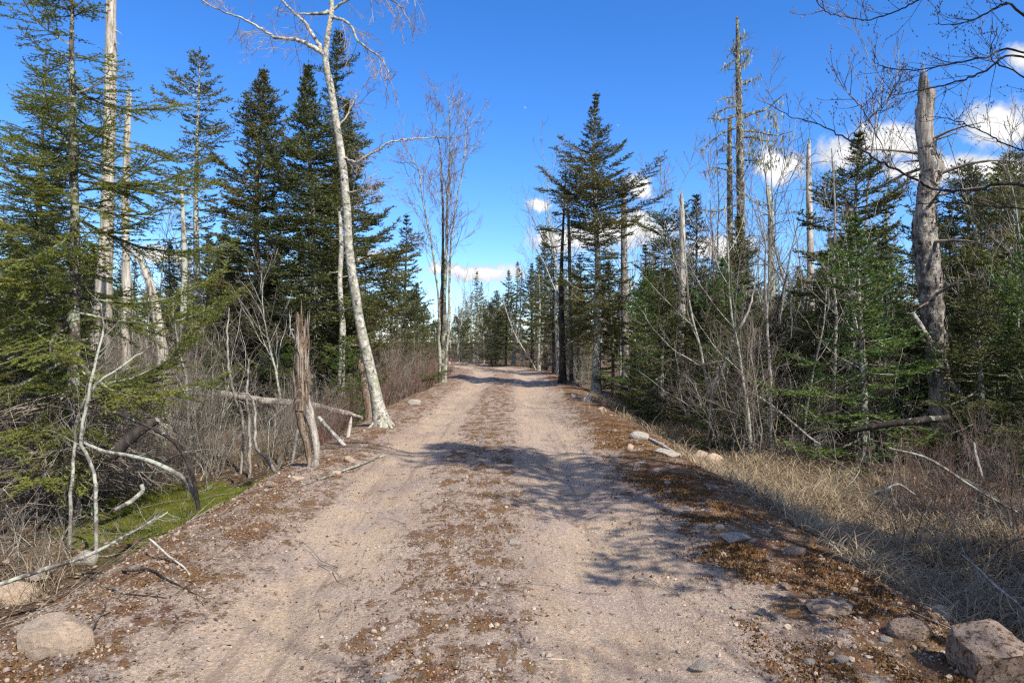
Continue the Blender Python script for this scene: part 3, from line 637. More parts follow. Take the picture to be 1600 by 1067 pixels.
hero_conifer(1012, 20, 'bright green young fir beside the road, right of the spire-topped fir', 25, [(420, 2), (450, 18), (500, 36), (560, 46)], 560, M_YOUNG, name='fir_tree', step=0.2, nb=(4, 5))


def birch():
    rng = np.random.default_rng(50); d = 13.0; base = G(597, 664); d = base[1]
    tp = [(598, 668), (586, 612), (566, 522), (554, 452), (545, 385), (542, 325), (535, 255), (528, 205), (517, 140), (509, 95), (512, 55), (518, 10), (516, -60), (524, -150), (521, -230)]
    ds = [d - 0.02 * max(0, 660 - y) / 100 for x, y in tp]
    c, r = trunk_path(tp, ds, [12, 8.8, 7.6, 7.2, 6.8, 6.4, 6.0, 5.7, 5.4, 4.9, 4.4, 3.8, 3.0, 2.1, 1], 60)
    c[0] = base - np.array([0, 0, 0.12]); r = r * (1 + 0.5 * np.exp(-np.arange(60) / 1.6))
    V, F = tubes([(c, r)], 14); V = knobbly(V, rng, 0.012, 4)
    parts = [('trunk', [(V, F, M_BIRCH)])]
    limbs = [([(507, 86), (488, 72), (474, 66), (452, 60), (429, 58), (402, 41), (372, 26), (340, 14), (300, -10)], 4.0),
             ([(506, 84), (494, 64), (477, 36), (451, 11), (430, -12), (400, -60)], 3.6),
             ([(515, 20), (490, 21), (459, 22)], 3.4),
             ([(516, 28), (533, 30), (549, 41), (560, 64), (590, 86), (605, 109), (608, 130)], 2.6),
             ([(518, 15), (545, 0), (580, -10), (620, 5), (630, 20)], 2.2),
             ([(532, 240), (540, 247), (556, 253), (571, 244), (590, 234), (609, 221), (635, 217), (661, 216), (717, 214)], 2.6),
             ([(527, 200), (545, 175), (556, 150), (552, 165)], 1.4),
             ([(541, 300), (560, 296), (580, 275), (574, 300)], 1.2),
             ([(520, -40), (560, -70), (610, -70), (640, -30), (650, 10)], 2.4),
             ([(518, -60), (470, -100), (420, -90), (380, -50)], 2.4),
             ([(521, -100), (540, -170), (590, -200)], 2.0)]
    crown = {}
    for i, (pp, r0) in enumerate(limbs):
        dd = d - 0.12 + np.linspace(0, rng.uniform(-1.0, 1.0) * min(1, len(pp) / 6), len(pp))
        p = np.array([P(x, y, q) for (x, y), q in zip(pp, dd)]); c2 = curve(p, 5 * len(pp)); r2 = np.linspace(r0, 0.7, len(c2)) * d / FPX
        c2[1:] += rng.normal(0, 0.008, (len(c2) - 1, 3))
        crown = {}
        if i != 2: side_twigs(rng, c2, 0.009, 5 + len(pp) * 2, 0.8 if i != 5 else 0.3, crown, 3, (5, 3), droop=0.25 if i not in (5,) else 0.05)
        tw = [(*tubes([(p, np.maximum(r, q)) for p, r in crown[k]], 4 if k == 1 else 3), M_BUDTWIG) for k, q in ((1, 0.0045), (2, 0.003), (3, 0.0022)) if k in crown]
        parts.append(('branch', [(*tubes([(c2, r2)], 7), M_BIRCH if i in (0, 1, 5) else M_GREYBARK)], True, [('crown', tw)] if tw else []))
    # root flare gripping the bank
    rt = []
    for a in (-2.6, -1.5, -0.6, 0.5):
        q = np.array([math.cos(a), math.sin(a), 0]); rt.append((curve([base + q * 0.08 + np.array([0, 0, 0.16]), base + q * 0.18 + np.array([0, 0, 0.02]), base + q * 0.34 - np.array([0, 0, 0.10])], 7), np.linspace(0.05, 0.015, 7)))
    parts.append(('root', [(*tubes(rt, 7), M_BIRCH)]))
    hero('birch_tree', 'tall white birch leaning left over the road verge, its crown forked and leafless', 'birch tree', base, parts)
birch()

def maple_clump():
    rng = np.random.default_rng(51); base = G(691, 597); d = base[1]
    stems = [([(692, 600), (693, 540), (695, 470), (697, 400), (699, 330), (702, 270), (703, 210), (701, 150)], 6.5, 0.0),
             ([(690, 600), (689, 540), (690, 470), (692, 400), (692, 330), (690, 280), (688, 240), (680, 190)], 6, 0.15),
             ([(686, 600), (686, 530), (685, 470), (678, 400), (668, 350), (660, 310), (655, 270), (640, 240)], 4.0, -0.2),
             ([(697, 600), (699, 520), (702, 450), (705, 380), (712, 320), (722, 270), (728, 210), (727, 185)], 3.6, 0.25)]
    parts = []; crown = {}
    for pp, r0, off in stems:
        p = np.array([P(x, y, d + off * i / 2) for i, (x, y) in enumerate(pp)]); p[0] = base + (p[0] - base) * 0.8; p[0][2] = base[2] - 0.1
        c = curve(p, 36); c[1:] += rng.normal(0, 0.012, (35, 3)); r = np.interp(np.linspace(0, 1, 36), [0, 0.3, 1], [r0 * 0.68, r0 * 0.46, 0.6]) * d / FPX
        V, F = tubes([(c, r)], 8); parts.append(('trunk', [(knobbly(V, rng, 0.03, 4), F, M_SPRUCE_BARK if r0 > 5 else M_GREYBARK)]))
        side_twigs(rng, c, 0.02, 22, 2.3, crown, 3, (7, 5), up=0.35, ang=(0.45, 0.95), s0=0.36)
    parts.append(('crown', [(*tubes([(p, np.maximum(r, 0.009)) for p, r in crown[1]], 4), M_GREYBARK), (*tubes([(p, np.maximum(r, 0.005)) for p, r in crown[2]], 3), M_BUDTWIG), (*tubes([(p, np.maximum(r, 0.003)) for p, r in crown[3]], 3), M_REDTWIG)]))
    hero('maple_tree', 'leafless maple clump of several stems joined at the foot on the left roadside', 'maple tree', base, parts)
maple_clump()


def splinter_top(c, r, rng, mat, n=17, hgt=0.35):
    """broken fibres standing on a snapped trunk"""
    p = c[-1]; pol = []
    a0 = rng.uniform(0, 6.283)
    for i in range(n):
        a = i / n * 6.283 + rng.normal(0, 0.2); q = np.array([math.cos(a), math.sin(a), 0]) * r * rng.uniform(0.45, 0.85)
        hh = hgt * (0.12 + 0.88 * (0.5 + 0.5 * math.cos(a - a0)) ** 2) * rng.uniform(0.4, 1.1)
        pol.append((np.stack([p + q - np.array([0, 0, 0.08]), p + q * 0.95 + np.array([0, 0, hh * 0.55]), p + q * 0.8 + np.array([0, 0, hh])]), np.array([r * 0.30, r * 0.2, 0.003])))
    return (*tubes(pol, 4), mat)

def dead_trunk(name, label, tp, d, rp, mat, seed, foot_py=None, knob=0.02, stubs=5, stub_len=0.3, top=0.3, n=30, sides=12, extra=None, cat='dead tree', stub_mat=None, twigs=0, base=None):
    rng = np.random.default_rng(seed)
    x0 = (tp[0][0] - CX) / FPX * d; b = np.array([x0, d, float(H(x0, d))]) if base is None else base
    p = [(tp[0][0], CY + (H0 - b[2] + 0.1) * FPX / d)] + list(tp[1:])
    c, r = trunk_path(p, d, rp, n); r = r * (1 + 0.45 * np.exp(-np.arange(n) / 1.5))
    V, F = tubes([(c, r)], sides); V = knobbly(V, rng, knob, 5)
    tr = [(V, F, mat)]
    if top: tr.append(splinter_top(c, r[-1], rng, mat, hgt=top))
    parts = [('trunk', tr)]
    lim = []; tw = {}
    for i in range(stubs):
        f = rng.uniform(0.25, 0.97) * (n - 1); k = min(int(f), n - 2); a = rng.uniform(0, 6.283); Ls = stub_len * rng.uniform(0.3, 1.2)
        q = np.array([math.cos(a), math.sin(a), rng.uniform(-0.1, 0.35)])
        cc = curve([c[k], c[k] + q * Ls * 0.5 + rng.normal(0, 0.03, 3), c[k] + q * Ls + np.array([0, 0, -0.1 * Ls])], 6); rr = np.linspace(max(0.009, r[k] * 0.22), 0.004, 6)
        tw = {}
        if twigs: side_twigs(rng, cc, 0.006, twigs, Ls * 0.4, tw, 1)
        parts.append(('branch', [(*tubes([(cc, rr)], 5), stub_mat or mat)], True, [('crown', [(*tubes([(p_, np.maximum(r_, 0.0035)) for p_, r_ in tw[1]], 3), stub_mat or mat)])] if tw else []))
    if extra: parts += extra(rng, c, r, d)
    return hero(name, label, cat, b, parts)

dead_trunk('dead_tree', 'tall pale bare trunk rising out of frame behind the bright green fir', [(150, 650), (158, 520), (165, 400), (168, 300), (171, 200), (173, 100), (174, 0), (175, -120), (174, -200)], 18, [16, 14, 11, 9.5, 9, 8.5, 7.5, 6, 4], M_BAREWHITE, 60, stubs=10, stub_len=0.7, twigs=2)
dead_trunk('dead_tree', 'short pale snag right of the tall bare trunk, snapped off below the sky line', [(196, 600), (197, 480), (197, 390), (196, 300), (198, 220), (201, 150)], 15, [7, 6.5, 6, 5.5, 5, 4], M_BAREWHITE, 61, stubs=6, stub_len=0.3, top=0.2)
dead_trunk('dead_tree', 'leaning pale dead trunk in the brush between the bare trunk and the airy spruce', [(258, 640), (254, 560), (246, 500), (238, 460), (228, 425), (216, 402)], 14, [10, 9, 7.5, 6, 5, 4], M_BAREWHITE, 62, stubs=4, top=0.2)
dead_trunk('dead_tree', 'thin lichened dead stem standing close beside the airy spruce', [(290, 610), (287, 500), (288, 400), (284, 300)], 19, [5, 5, 4, 2.5], M_PALE_BARK, 63, stubs=9, stub_len=0.5, twigs=2)
dead_trunk('dead_tree', 'slim white birch stem just left of the big leaning birch', [(532, 610), (534, 560), (535, 500), (531, 440), (533, 380), (530, 330)], 16, [5.5, 5, 4.5, 4, 3.5, 2.5], M_BIRCH, 64, stubs=6, stub_len=0.5, twigs=3, top=0)
dead_trunk('dead_tree', 'short brown broken trunk close behind the foot of the leaning birch', [(578, 650), (572, 610), (565, 570)], 15.5, [8, 7, 6], M_ROT, 65, stubs=2, top=0.2)
dead_trunk('dead_tree', 'barkless grey pole with a sharp tip and one stub, right of the flat-topped fir', [(1062, 620), (1063, 545), (1066, 480), (1067, 420), (1066, 360), (1065, 310)], 20, [6.5, 6.5, 6, 5.2, 4.6, 3.0], M_BAREWHITE, 66, stubs=5, stub_len=0.5, top=0.25)
dead_trunk('dead_tree', 'slim dead pole with brown bark tatters and thin grey limbs against the clouds', [(1268, 600), (1267, 480), (1266, 380), (1264, 300), (1264, 225)], 20, [6, 5.5, 5, 4.4, 3], M_BAREWHITE, 67, stubs=14, stub_len=0.6, stub_mat=M_TWIG, twigs=3, top=0.25)
dead_trunk('dead_tree', 'dead trunk with peeling brown bark behind the right boughs of the spire-topped fir', [(978, 600), (976, 480), (975, 380), (975, 285)], 28, [6, 5.5, 5, 4], M_SNAGBARK, 68, stubs=6, stub_len=0.8, twigs=2)
dead_trunk('dead_tree', 'dark bare trunk pressed close to the dark-trunked fir beside the road', [(893, 603), (891, 500), (890, 400), (888, 330)], 25.5, [3.2, 3.0, 2.8, 2], M_SPRUCE_BARK, 69, stubs=12, stub_len=0.7, twigs=3, stub_mat=M_TWIG)


def lichen_snag():
    rng = np.random.default_rng(70); d = 20.0
    def extra(rng, c, r, d):
        L = [([(1152, 90), (1140, 99), (1127, 109)], 1.5), ([(1154, 112), (1166, 92), (1178, 73)], 1.9), ([(1152, 180), (1130, 186), (1107, 184)], 1.8), ([(1151, 165), (1132, 170), (1114, 180)], 1.4), ([(1150, 199), (1125, 210), (1104, 228), (1094, 240)], 1.9),
             ([(1160, 184), (1178, 176), (1196, 171), (1212, 158), (1226, 147)], 2.8), ([(1160, 204), (1185, 206), (1210, 211), (1238, 205)], 2.1), ([(1160, 214), (1178, 214), (1195, 220), (1214, 218)], 2.3), ([(1160, 132), (1174, 126), (1188, 120)], 1.4), ([(1152, 152), (1136, 152), (1124, 156)], 1.2),
             ([(1157, 60), (1166, 52)], 1.4), ([(1151, 76), (1143, 78)], 1.4), ([(1157, 82), (1170, 78)], 1.2), ([(1153, 66), (1147, 70)], 1), ([(1160, 250), (1185, 252), (1204, 262)], 1.6), ([(1150, 270), (1120, 262), (1098, 270)], 1.5), ([(1160, 300), (1190, 320), (1215, 310)], 1.4), ([(1150, 320), (1118, 330), (1092, 326)], 1.4), ([(1150, 232), (1137, 226), (1122, 236)], 1.1)]
        out = []; tw = {}; bv, bt = [], []
        for pp, r0 in L:
            q = d + np.linspace(0, rng.uniform(-0.5, 0.5), len(pp)); p = np.array([P(x, y, e) for (x, y), e in zip(pp, q)])
            cc = curve(p, 5 * len(pp)); rr = np.linspace(r0, 0.6, len(cc)) * d / FPX; out.append((cc, rr))
            side_twigs(rng, cc, 0.008, 3 * len(pp), 0.4, tw, 2, (4, 2), droop=0.2)
            amount = 200 if (r0 > 2 and pp[0][0] > 1155) else 34
            for _ in range(amount):
                f = rng.uniform(0.15, 1) * (len(cc) - 1); k = min(int(f), len(cc) - 2); bv.append(cc[k] + rng.normal(0, 0.07, 3) + (np.array([0, 0, -rng.uniform(0, 0.85)]) if amount > 100 else 0)); bt.append(rng.uniform(0, 1))
        for k in range(3, len(c)):
            for _ in range(10):
                a = rng.uniform(0, 6.283); bv.append(c[k] + np.array([math.cos(a), math.sin(a), rng.uniform(-1, 1)]) * (r[k] * 1.05)); bt.append(rng.uniform(0, 1))
        n = len(bv); B = np.array(bv); s = rng.uniform(0.03, 0.10, (n, 1))
        wv = nrm(rng.normal(size=(n, 3))) * s * 0.45
        V = np.stack([B - wv, B + wv, B + np.array([0, 0, -1.0]) * s * 1.7 + rng.normal(0, 0.02, (n, 3))], 1).reshape(-1, 3)
        res = [('branch', [(*tubes([o], 5), M_SNAGDARK)]) for o in out]
        res.append(('crown', [(*tubes(tw[1], 3), M_TWIG), (*tubes(tw[2], 3), M_TWIG)]))
        res.append(('foliage', [(V, np.arange(3 * n).reshape(-1, 3), M_BEARD, {'tint': np.repeat(bt, 3)})], False))
        return res
    dead_trunk('dead_tree', 'tallest dead spruce, spike-topped and hung with pale beard lichen', [(1159, 620), (1158, 500), (1158, 400), (1157, 300), (1156, 200), (1154, 120), (1153, 60), (1152, 26)], d, [8.5, 7.5, 7, 6.2, 5.4, 4.2, 2.8, 1.2], M_SNAGDARK, 71, stubs=40, stub_len=0.28, extra=extra, top=0, n=44)
lichen_snag()
dead_trunk('dead_tree', 'lichen-coated thin snag close left of the tallest dead spruce', [(1143, 620), (1142, 480), (1141, 360), (1140, 270), (1140, 188)], 21, [5, 5, 4.6, 4, 3], M_SNAGDARK, 72, stubs=26, stub_len=0.45, twigs=2, top=0.15)
dead_trunk('dead_tree', 'crooked dead stem with a lichened broken fork right of the tallest dead spruce', [(1206, 620), (1206, 480), (1205, 400), (1204, 330), (1200, 290)], 19, [6, 5.5, 5, 4.6, 3.5], M_PALE_BARK, 73, stubs=24, stub_len=0.8, twigs=4, top=0.1)

def broken_snag():
    d = 12.0
    def extra(rng, c, r, d):
        # the ragged bark sleeve of the lower half and the rotted hole near the break
        k0, k1 = 6, 40; cc = c[k0:k1]; rr = r[k0:k1] * 1.16
        V, F = tubes([(cc, rr)], 24); n = len(cc)
        V = V.reshape(n, 24, 3); edge = V[-1].copy()
        V[-1, :, 2] += rng.uniform(-0.45, 0.14, 24); V[-2, :, 2] += rng.uniform(-0.12, 0.05, 24); V = V.reshape(-1, 3)
        V = knobbly(V, rng, 0.045, 6)
        flk = []
        for _ in range(170):
            k = int(rng.integers(k0 + 3, k1 + 22)); a = rng.uniform(0, 6.283); q = np.array([math.cos(a), math.sin(a), 0]); s = np.array([-math.sin(a), math.cos(a), 0])
            p = c[k] + q * r[k] * (1.17 if k < k1 else 1.01); hh = rng.uniform(0.05, 0.16); ww = rng.uniform(0.02, 0.05)
            flk.append(np.stack([p - s * ww, p + s * ww, p + s * ww * 0.7 + np.array([0, 0, hh]) + q * 0.015, p - s * ww * 0.8 + np.array([0, 0, hh * 0.9]) + q * 0.02]))
        FV = np.array(flk).reshape(-1, 3); FF = np.arange(len(FV)).reshape(-1, 4)
        hp = P(1464, 276, d - 0.17); pts = []
        a = np.linspace(0, 2 * math.pi, 15)[:-1]
        ring = np.stack([np.cos(a) * 0.062, np.full(14, 0.0), np.sin(a) * 0.12], 1)
        rim = np.concatenate([hp + ring * 1.35 + np.array([0, 0.03, 0]), hp + ring * 1.12 + np.array([0, -0.035, 0]), hp + ring * 0.8, hp + ring * 0.35 + np.array([0, 0.09, 0])])
        i = np.arange(14); q = lambda b: np.stack([i + b, (i + 1) % 14 + b, (i + 1) % 14 + b + 14, i + b + 14], 1)
        return [('bark', [(V, F, M_SNAGBARK), (FV, FF, M_SNAGBARK)]), ('knot_hole', [(rim, np.concatenate([q(0), q(14)]), M_BARE), (rim, q(28), M_ROT)])]
    dead_trunk('dead_tree', 'big broken snag with a woodpecker hole near the top and peeling bark below', [(1470, 640), (1466, 560), (1460, 500), (1452, 440), (1446, 370), (1448, 310), (1456, 268), (1449, 230), (1445, 180), (1447, 142)], d, [13, 13, 13, 15, 15, 13.5, 15.5, 13, 12.3, 10.8], M_BARE, 74, stubs=12, stub_len=1.3, stub_mat=M_TWIG, twigs=8, top=0.5, knob=0.05, n=80, sides=24, extra=extra)
broken_snag()

def leaning_stump():
    rng = np.random.default_rng(80); b = G(482, 728); d = b[1]
    c, r = trunk_path([(470, 640), (472, 600), (473, 560), (471, 525)], d, [11, 11, 10.5, 9.5], 20); V, F = tubes([(c, r)], 22); V = knobbly(V, rng, 0.03, 7); V = knobbly(V, rng, 0.02, 30)
    fib = []
    for _ in range(60):
        k = int(rng.integers(2, 19)); a = rng.uniform(0, 6.283); q = np.array([math.cos(a), math.sin(a), 0]) * r[k] * 1.02; hh = rng.uniform(0.12, 0.4); o_ = rng.normal(0, 0.012, 3)
        fib.append((np.stack([c[k] + q, c[k] + q * 1.06 + np.array([0, 0, hh * 0.5]), c[k] + q * rng.uniform(1.0, 1.25) + np.array([0, 0, hh]) + o_]), np.array([0.008, 0.009, 0.001])))
    top = splinter_top(c, r[-1], rng, M_ROT, 12, 0.42)
    sp = (*tubes([(np.array([P(466, 530, d), P(466, 505, d), P(465, 487, d)]), np.array([0.045, 0.035, 0.006]))], 6), M_ROT)
    legs = []
    for pp, rr in (([(474, 630), (485, 655), (494, 690), (494, 716), (487, 728)], (9, 7, 6, 5, 4)), ([(468, 632), (470, 660), (478, 690), (484, 728)], (8, 7, 6, 4)), ([(478, 620), (488, 650), (492, 690), (497, 735)], (4, 4, 3.5, 3)), ):
        c2, r2 = trunk_path(pp, d, rr, 16); c2[-1][2] = b[2] - 0.05; V2, F2 = tubes([(c2, r2)], 8); legs.append((knobbly(V2, rng, 0.02, 8), F2, M_ROT if len(legs) == 1 else M_BARE))
    br, rb = trunk_path([(464, 518), (456, 515), (452, 525)], d, [2.2, 2, 1], 8)
    hero('tree_stump', 'rotten leaning stump with a jagged spike top and a split, hollow foot', 'stump', b, [('trunk', [(V, F, M_ROT), top, sp, (*tubes(fib[:30], 4), M_BARE), (*tubes(fib[30:], 4), M_ROT)]), ('root', legs), ('branch', [(*tubes([(br, rb)], 5), M_PALETWIG)])])
leaning_stump()


def log_thing(name, label, pp, d, rp, mat, seed, cat='log', knob=0.015, n=18, twigs=0, tw_len=0.4, ground=False, tw_mat=None, sides=9):
    """a fallen log, limb or stick along pixels"""
    rng = np.random.default_rng(seed); ds = d if hasattr(d, '__len__') else [d] * len(pp)
    p = np.array([P(x, y, q) for (x, y), q in zip(pp, ds)]) if not ground else np.array([G(x, y) + np.array([0, 0, rp[i] * ds[i] / FPX * 0.6]) for i, (x, y) in enumerate(pp)])
    dd = p[:, 1]; c = curve(p, n); r = np.interp(np.linspace(0, len(p) - 1, n), np.arange(len(p)), np.array(rp) * 0.72 * dd / FPX)
    V, F = tubes([(c, r)], sides); V = knobbly(V, rng, knob, 6)
    k = len(V) // sides
    cap0 = np.concatenate([V[:sides], [V[:sides].mean(0)]]); cap1 = np.concatenate([V[-sides:], [V[-sides:].mean(0)]])
    i = np.arange(sides); cf = np.stack([i, (i + 1) % sides, np.full(sides, sides)], 1)
    base = c[np.argmin(c[:, 2])].copy(); base[2] = min(base[2], float(H(base[0], base[1])) + 0.2)
    parts = [('wood', [(V, F, mat), (cap0, cf, M_BARE), (cap1, cf, M_BARE)])]
    if twigs:
        for q in range(twigs):
            tw = {}; side_twigs(rng, c, 0.006, 1, tw_len, tw, 2, (4, 3), s0=0.12 + 0.8 * q / twigs); parts.append(('twig', [(*tubes(tw[1], 4), tw_mat or mat)] + ([(*tubes(tw[2], 3), tw_mat or mat)] if 2 in tw else [])))
    return hero(name, label, cat, base, parts)

log_thing('fallen_log', 'long pale fallen log lying across the brush behind the rotten stump', [(336, 612), (400, 624), (465, 630), (520, 640), (566, 652)], [15.0, 14.6, 14.3, 14.0, 13.8], [6, 8, 7.5, 7, 3.5], M_BARE, 90, knob=0.07, twigs=7, n=40, sides=14)
log_thing('fallen_pole', 'whitish fallen pole leaning from the rotten stump down to the road bank', [(498, 652), (520, 676), (544, 702)], [10.8, 10.5, 10.2], [4, 4.5, 5], M_BAREWHITE, 91)
log_thing('broken_stake', 'short pale broken stake stuck upright near the foot of the birch', [(541, 694), (547, 664), (549, 650)], 11.2, [5.5, 4, 1.5], M_BAREWHITE, 92, cat='stake')
log_thing('fallen_log', 'dark mossy log hidden in the shaded brush below the big broken snag', [(1336, 672), (1390, 662), (1440, 656), (1484, 652)], [9.6, 9.4, 9.3, 9.3], [5, 7, 8, 7], M_DARK_BARK, 93, knob=0.03, twigs=6)
log_thing('broken_limb', 'stubby broken limb leaning against the foot of the big broken snag', [(1426, 488), (1440, 512), (1458, 540), (1472, 560)], 11.3, [5, 6, 6.5, 6], M_GREYBARK, 94, cat='branch')
log_thing('broken_limb', 'peeled tan limb slanting down beneath the big broken snag', [(1480, 588), (1496, 610), (1518, 636)], 10.8, [6, 6, 4], M_BARE, 95, cat='branch')
log_thing('fallen_log', 'thick blackened trunk fallen at a slant in the tangle under the bright fir', [(172, 712), (205, 684), (234, 662), (246, 655)], [7.4, 7.5, 7.6, 7.6], [13, 13, 10, 6], M_DARK_BARK, 96, knob=0.03)
log_thing('fallen_branch', 'long lichen-grey branch arching down to the mossy patch at the left verge', [(128, 690), (160, 704), (200, 711), (240, 722), (285, 745), (298, 765), (309, 786)], [7.2, 7.1, 7.0, 6.9, 6.8, 6.75, 6.7], [3.5, 4, 4.2, 5.0, 4.8, 4.2, 4], M_GREYBARK, 97, cat='branch', twigs=9, tw_len=0.35)
log_thing('fallen_branch', 'dark crooked branch bowed over the lichen-grey one at the left verge', [(180, 644), (232, 666), (262, 682), (284, 704), (300, 738), (311, 796)], [6.9, 6.8, 6.8, 6.75, 6.7, 6.6], [2.5, 3, 4, 4, 4.5, 4], M_DARK_BARK, 98, cat='branch', twigs=10, tw_len=0.4, tw_mat=M_DARKTWIG)
log_thing('fallen_branch', 'straight grey pole lying level in the tangle behind the crooked stems', [(26, 709), (90, 704), (150, 697)], 7.6, [3.5, 4, 3.5], M_GREYBARK, 99, cat='branch')
log_thing('fallen_branch', 'smooth grey branch resting on the ground below the mossy patch', [(178, 796), (200, 785), (222, 768), (220, 756)], [6.3, 6.4, 6.5, 6.5], [4, 5, 5, 4], M_GREYBARK, 100, cat='branch')
log_thing('fallen_branch', 'long thin grey branch lying along the left edge of the road', [(0, 912), (70, 888), (140, 866), (215, 826), (262, 800)], [4.95, 5.1, 5.3, 5.9, 6.3], [5, 5, 4, 3, 2], M_GREYBARK, 101, cat='branch', twigs=12, tw_len=0.3)
log_thing('fallen_stick', 'bleached white stick propped on the left verge with one end in the gravel', [(234, 841), (262, 866), (290, 888), (306, 912), (325, 937)], [4.9, 4.75, 4.6, 4.4, 4.22], [2.3, 2.2, 2.0, 1.6, 1.2], M_BAREWHITE, 102, cat='stick', sides=7)
log_thing('fallen_branch', 'black forked branch lying flat on the brown moss left of the white stick', [(70, 897), (130, 896), (190, 894), (230, 891), (262, 908), (318, 936)], [5] * 6, [2.6, 2.8, 2.6, 3, 2.4, 1.2], M_DARK_BARK, 103, cat='branch', ground=True, twigs=9, tw_len=0.3, tw_mat=M_DARKTWIG)
log_thing('fallen_branch', 'thin dark branch on the gravel just below the black forked one', [(156, 915), (200, 928), (262, 934)], [5] * 3, [1.4, 1.8, 1.0], M_DARK_BARK, 104, cat='branch', ground=True, twigs=5, tw_len=0.2, tw_mat=M_DARKTWIG)
log_thing('fallen_stick', 'dark twig with red side shoots right of the rounded boulder', [(130, 1000), (150, 978), (162, 955), (165, 940)], [4.3] * 4, [2, 2.4, 2, 1], M_DARKTWIG, 105, cat='stick', ground=True, twigs=7, tw_len=0.16, tw_mat=M_REDTWIG)
log_thing('fallen_stick', 'pale split stick on the right bank beside the flat pale stone', [(1010, 684), (1035, 698), (1064, 714)], [11] * 3, [3, 3.5, 2.5], M_BAREWHITE, 106, cat='stick', ground=True)
log_thing('fallen_stick', 'small pale stick lying on the right wheel track', [(849, 1030), (866, 1031), (886, 1031)], [3.5] * 3, [1.6, 1.8, 1.2], M_BAREWHITE, 107, cat='stick', ground=True)
log_thing('fallen_stick', 'long grey stick bedded along the left verge below the rotten stump', [(470, 760), (540, 735), (600, 712)], [8] * 3, [2.2, 2.6, 2], M_GREYBARK, 108, cat='stick', ground=True)
log_thing('fallen_branch', 'pale forked branch drooping to the grass right of the slim sapling', [(1160, 606), (1190, 622), (1225, 648), (1262, 680), (1282, 694)], [11.6, 11.3, 10.9, 10.4, 10.2], [1.4, 2.0, 2.2, 2.2, 1.6], M_PALETWIG, 109, cat='branch', twigs=8, tw_len=0.5)


log_thing('fallen_branch', 'grey branch lying along the foot of the shaded grass, right of the two blocky stones', [(1200, 832), (1250, 818), (1300, 806), (1345, 796)], [6.2] * 4, [4, 5, 4, 2.5], M_GREYBARK, 110, cat='branch', ground=True, twigs=6, tw_len=0.4)
log_thing('fallen_log', 'short reddish rotten log in the shaded ditch grass above the big slab boulder', [(1330, 836), (1352, 834), (1376, 830)], [6.0] * 3, [8, 9, 8], M_ROT, 111, ground=True)
log_thing('fallen_branch', 'bleached forked branch standing out of the dark brush below the mossy log', [(1430, 772), (1404, 756), (1384, 764), (1366, 772)], [7.2, 7.2, 7.1, 7.0], [1.5, 3, 2.6, 1.6], M_PALETWIG, 112, cat='branch', twigs=9, tw_len=0.5)
log_thing('fallen_branch', 'thin white branch sloping over the brush at the right edge', [(1500, 862), (1530, 890), (1562, 920), (1597, 948)], [4.9, 4.7, 4.5, 4.3], [1.6, 2.2, 2.6, 2], M_PALETWIG, 113, cat='branch', twigs=10, tw_len=0.5)
log_thing('fallen_branch', 'white stick jutting straight up in the dark brush at the right', [(1520, 690), (1527, 715), (1536, 750)], [8.2, 8.1, 8.0], [2.4, 3, 3.2], M_PALETWIG, 114, cat='branch')
log_thing('fallen_branch', 'long bowed grey branch through the brush under the red twigs at the right edge', [(1390, 700), (1450, 716), (1520, 760), (1590, 800)], [7.6, 7.4, 7.2, 7.0], [2, 3, 3, 2.2], M_GREYBARK, 115, cat='branch', twigs=10, tw_len=0.5)

# ------------------------------------------------------------------ slim leafless stems one can follow
def sapling(label, pp, d, rp, mat, seed, twigs=18, tw_len=0.6, twm=M_TWIG, s0=0.3, name='sapling', maxl=2, up=0.3, ang=(0.4, 0.9)):
    rng = np.random.default_rng(seed); x0 = (pp[0][0] - CX) / FPX * d; b = np.array([x0, d, float(H(x0, d))])
    q = [(pp[0][0], CY + (H0 - b[2] + 0.06) * FPX / d)] + list(pp[1:])
    p = np.array([P(x, y, d) for x, y in q]); p[1:, 1] += np.cumsum(rng.normal(0, 0.10, len(p) - 1)); c = curve(p, 28); c[2:] += rng.normal(0, 0.006, (26, 3))
    r = np.interp(np.linspace(0, len(p) - 1, 28), np.arange(len(p)), np.array(rp) * 0.62 * d / FPX)
    tw = {}; side_twigs(rng, c, 0.006, twigs, tw_len, tw, maxl, (5, 3), up=up, s0=s0, ang=ang)
    cr = [(*tubes(tw[k], 4 if k == 1 else 3), mat if k == 1 else twm) for k in tw]
    return hero(name, label, 'sapling', b, [('trunk', [(*tubes([(c, r)], 7), mat)]), ('crown', cr)])
sapling('slim grey sapling standing in the dry grass of the right ditch', [(1204, 700), (1202, 600), (1200, 512), (1197, 437), (1195, 380), (1190, 330)], 11.6, [4.6, 3.8, 3.4, 3, 2.2, 1], M_PALETWIG, 120, 22, 0.8)
sapling('pale sapling leaning right, left of the slim grey one in the ditch', [(1106, 640), (1114, 605), (1126, 580), (1144, 531), (1160, 497), (1174, 467), (1186, 410)], 12.6, [4.6, 4.2, 4, 3.6, 3, 2.4, 1], M_PALETWIG, 121, 16, 0.7)
sapling('dark crooked sapling crossing behind the pale leaning one', [(1102, 659), (1120, 630), (1140, 602), (1177, 550), (1200, 510), (1211, 470), (1222, 430)], 12.0, [4.2, 4.2, 4.5, 4, 3.4, 2.6, 1.2], M_DARKTWIG, 122, 18, 0.8)
sapling('white-stemmed sapling in front of the blue-black spruce', [(1302, 640), (1301, 560), (1301, 500), (1303, 420), (1305, 330), (1304, 230)], 13.0, [4.2, 4, 3.8, 3, 2.4, 1.2], M_PALETWIG, 123, 26, 0.9)
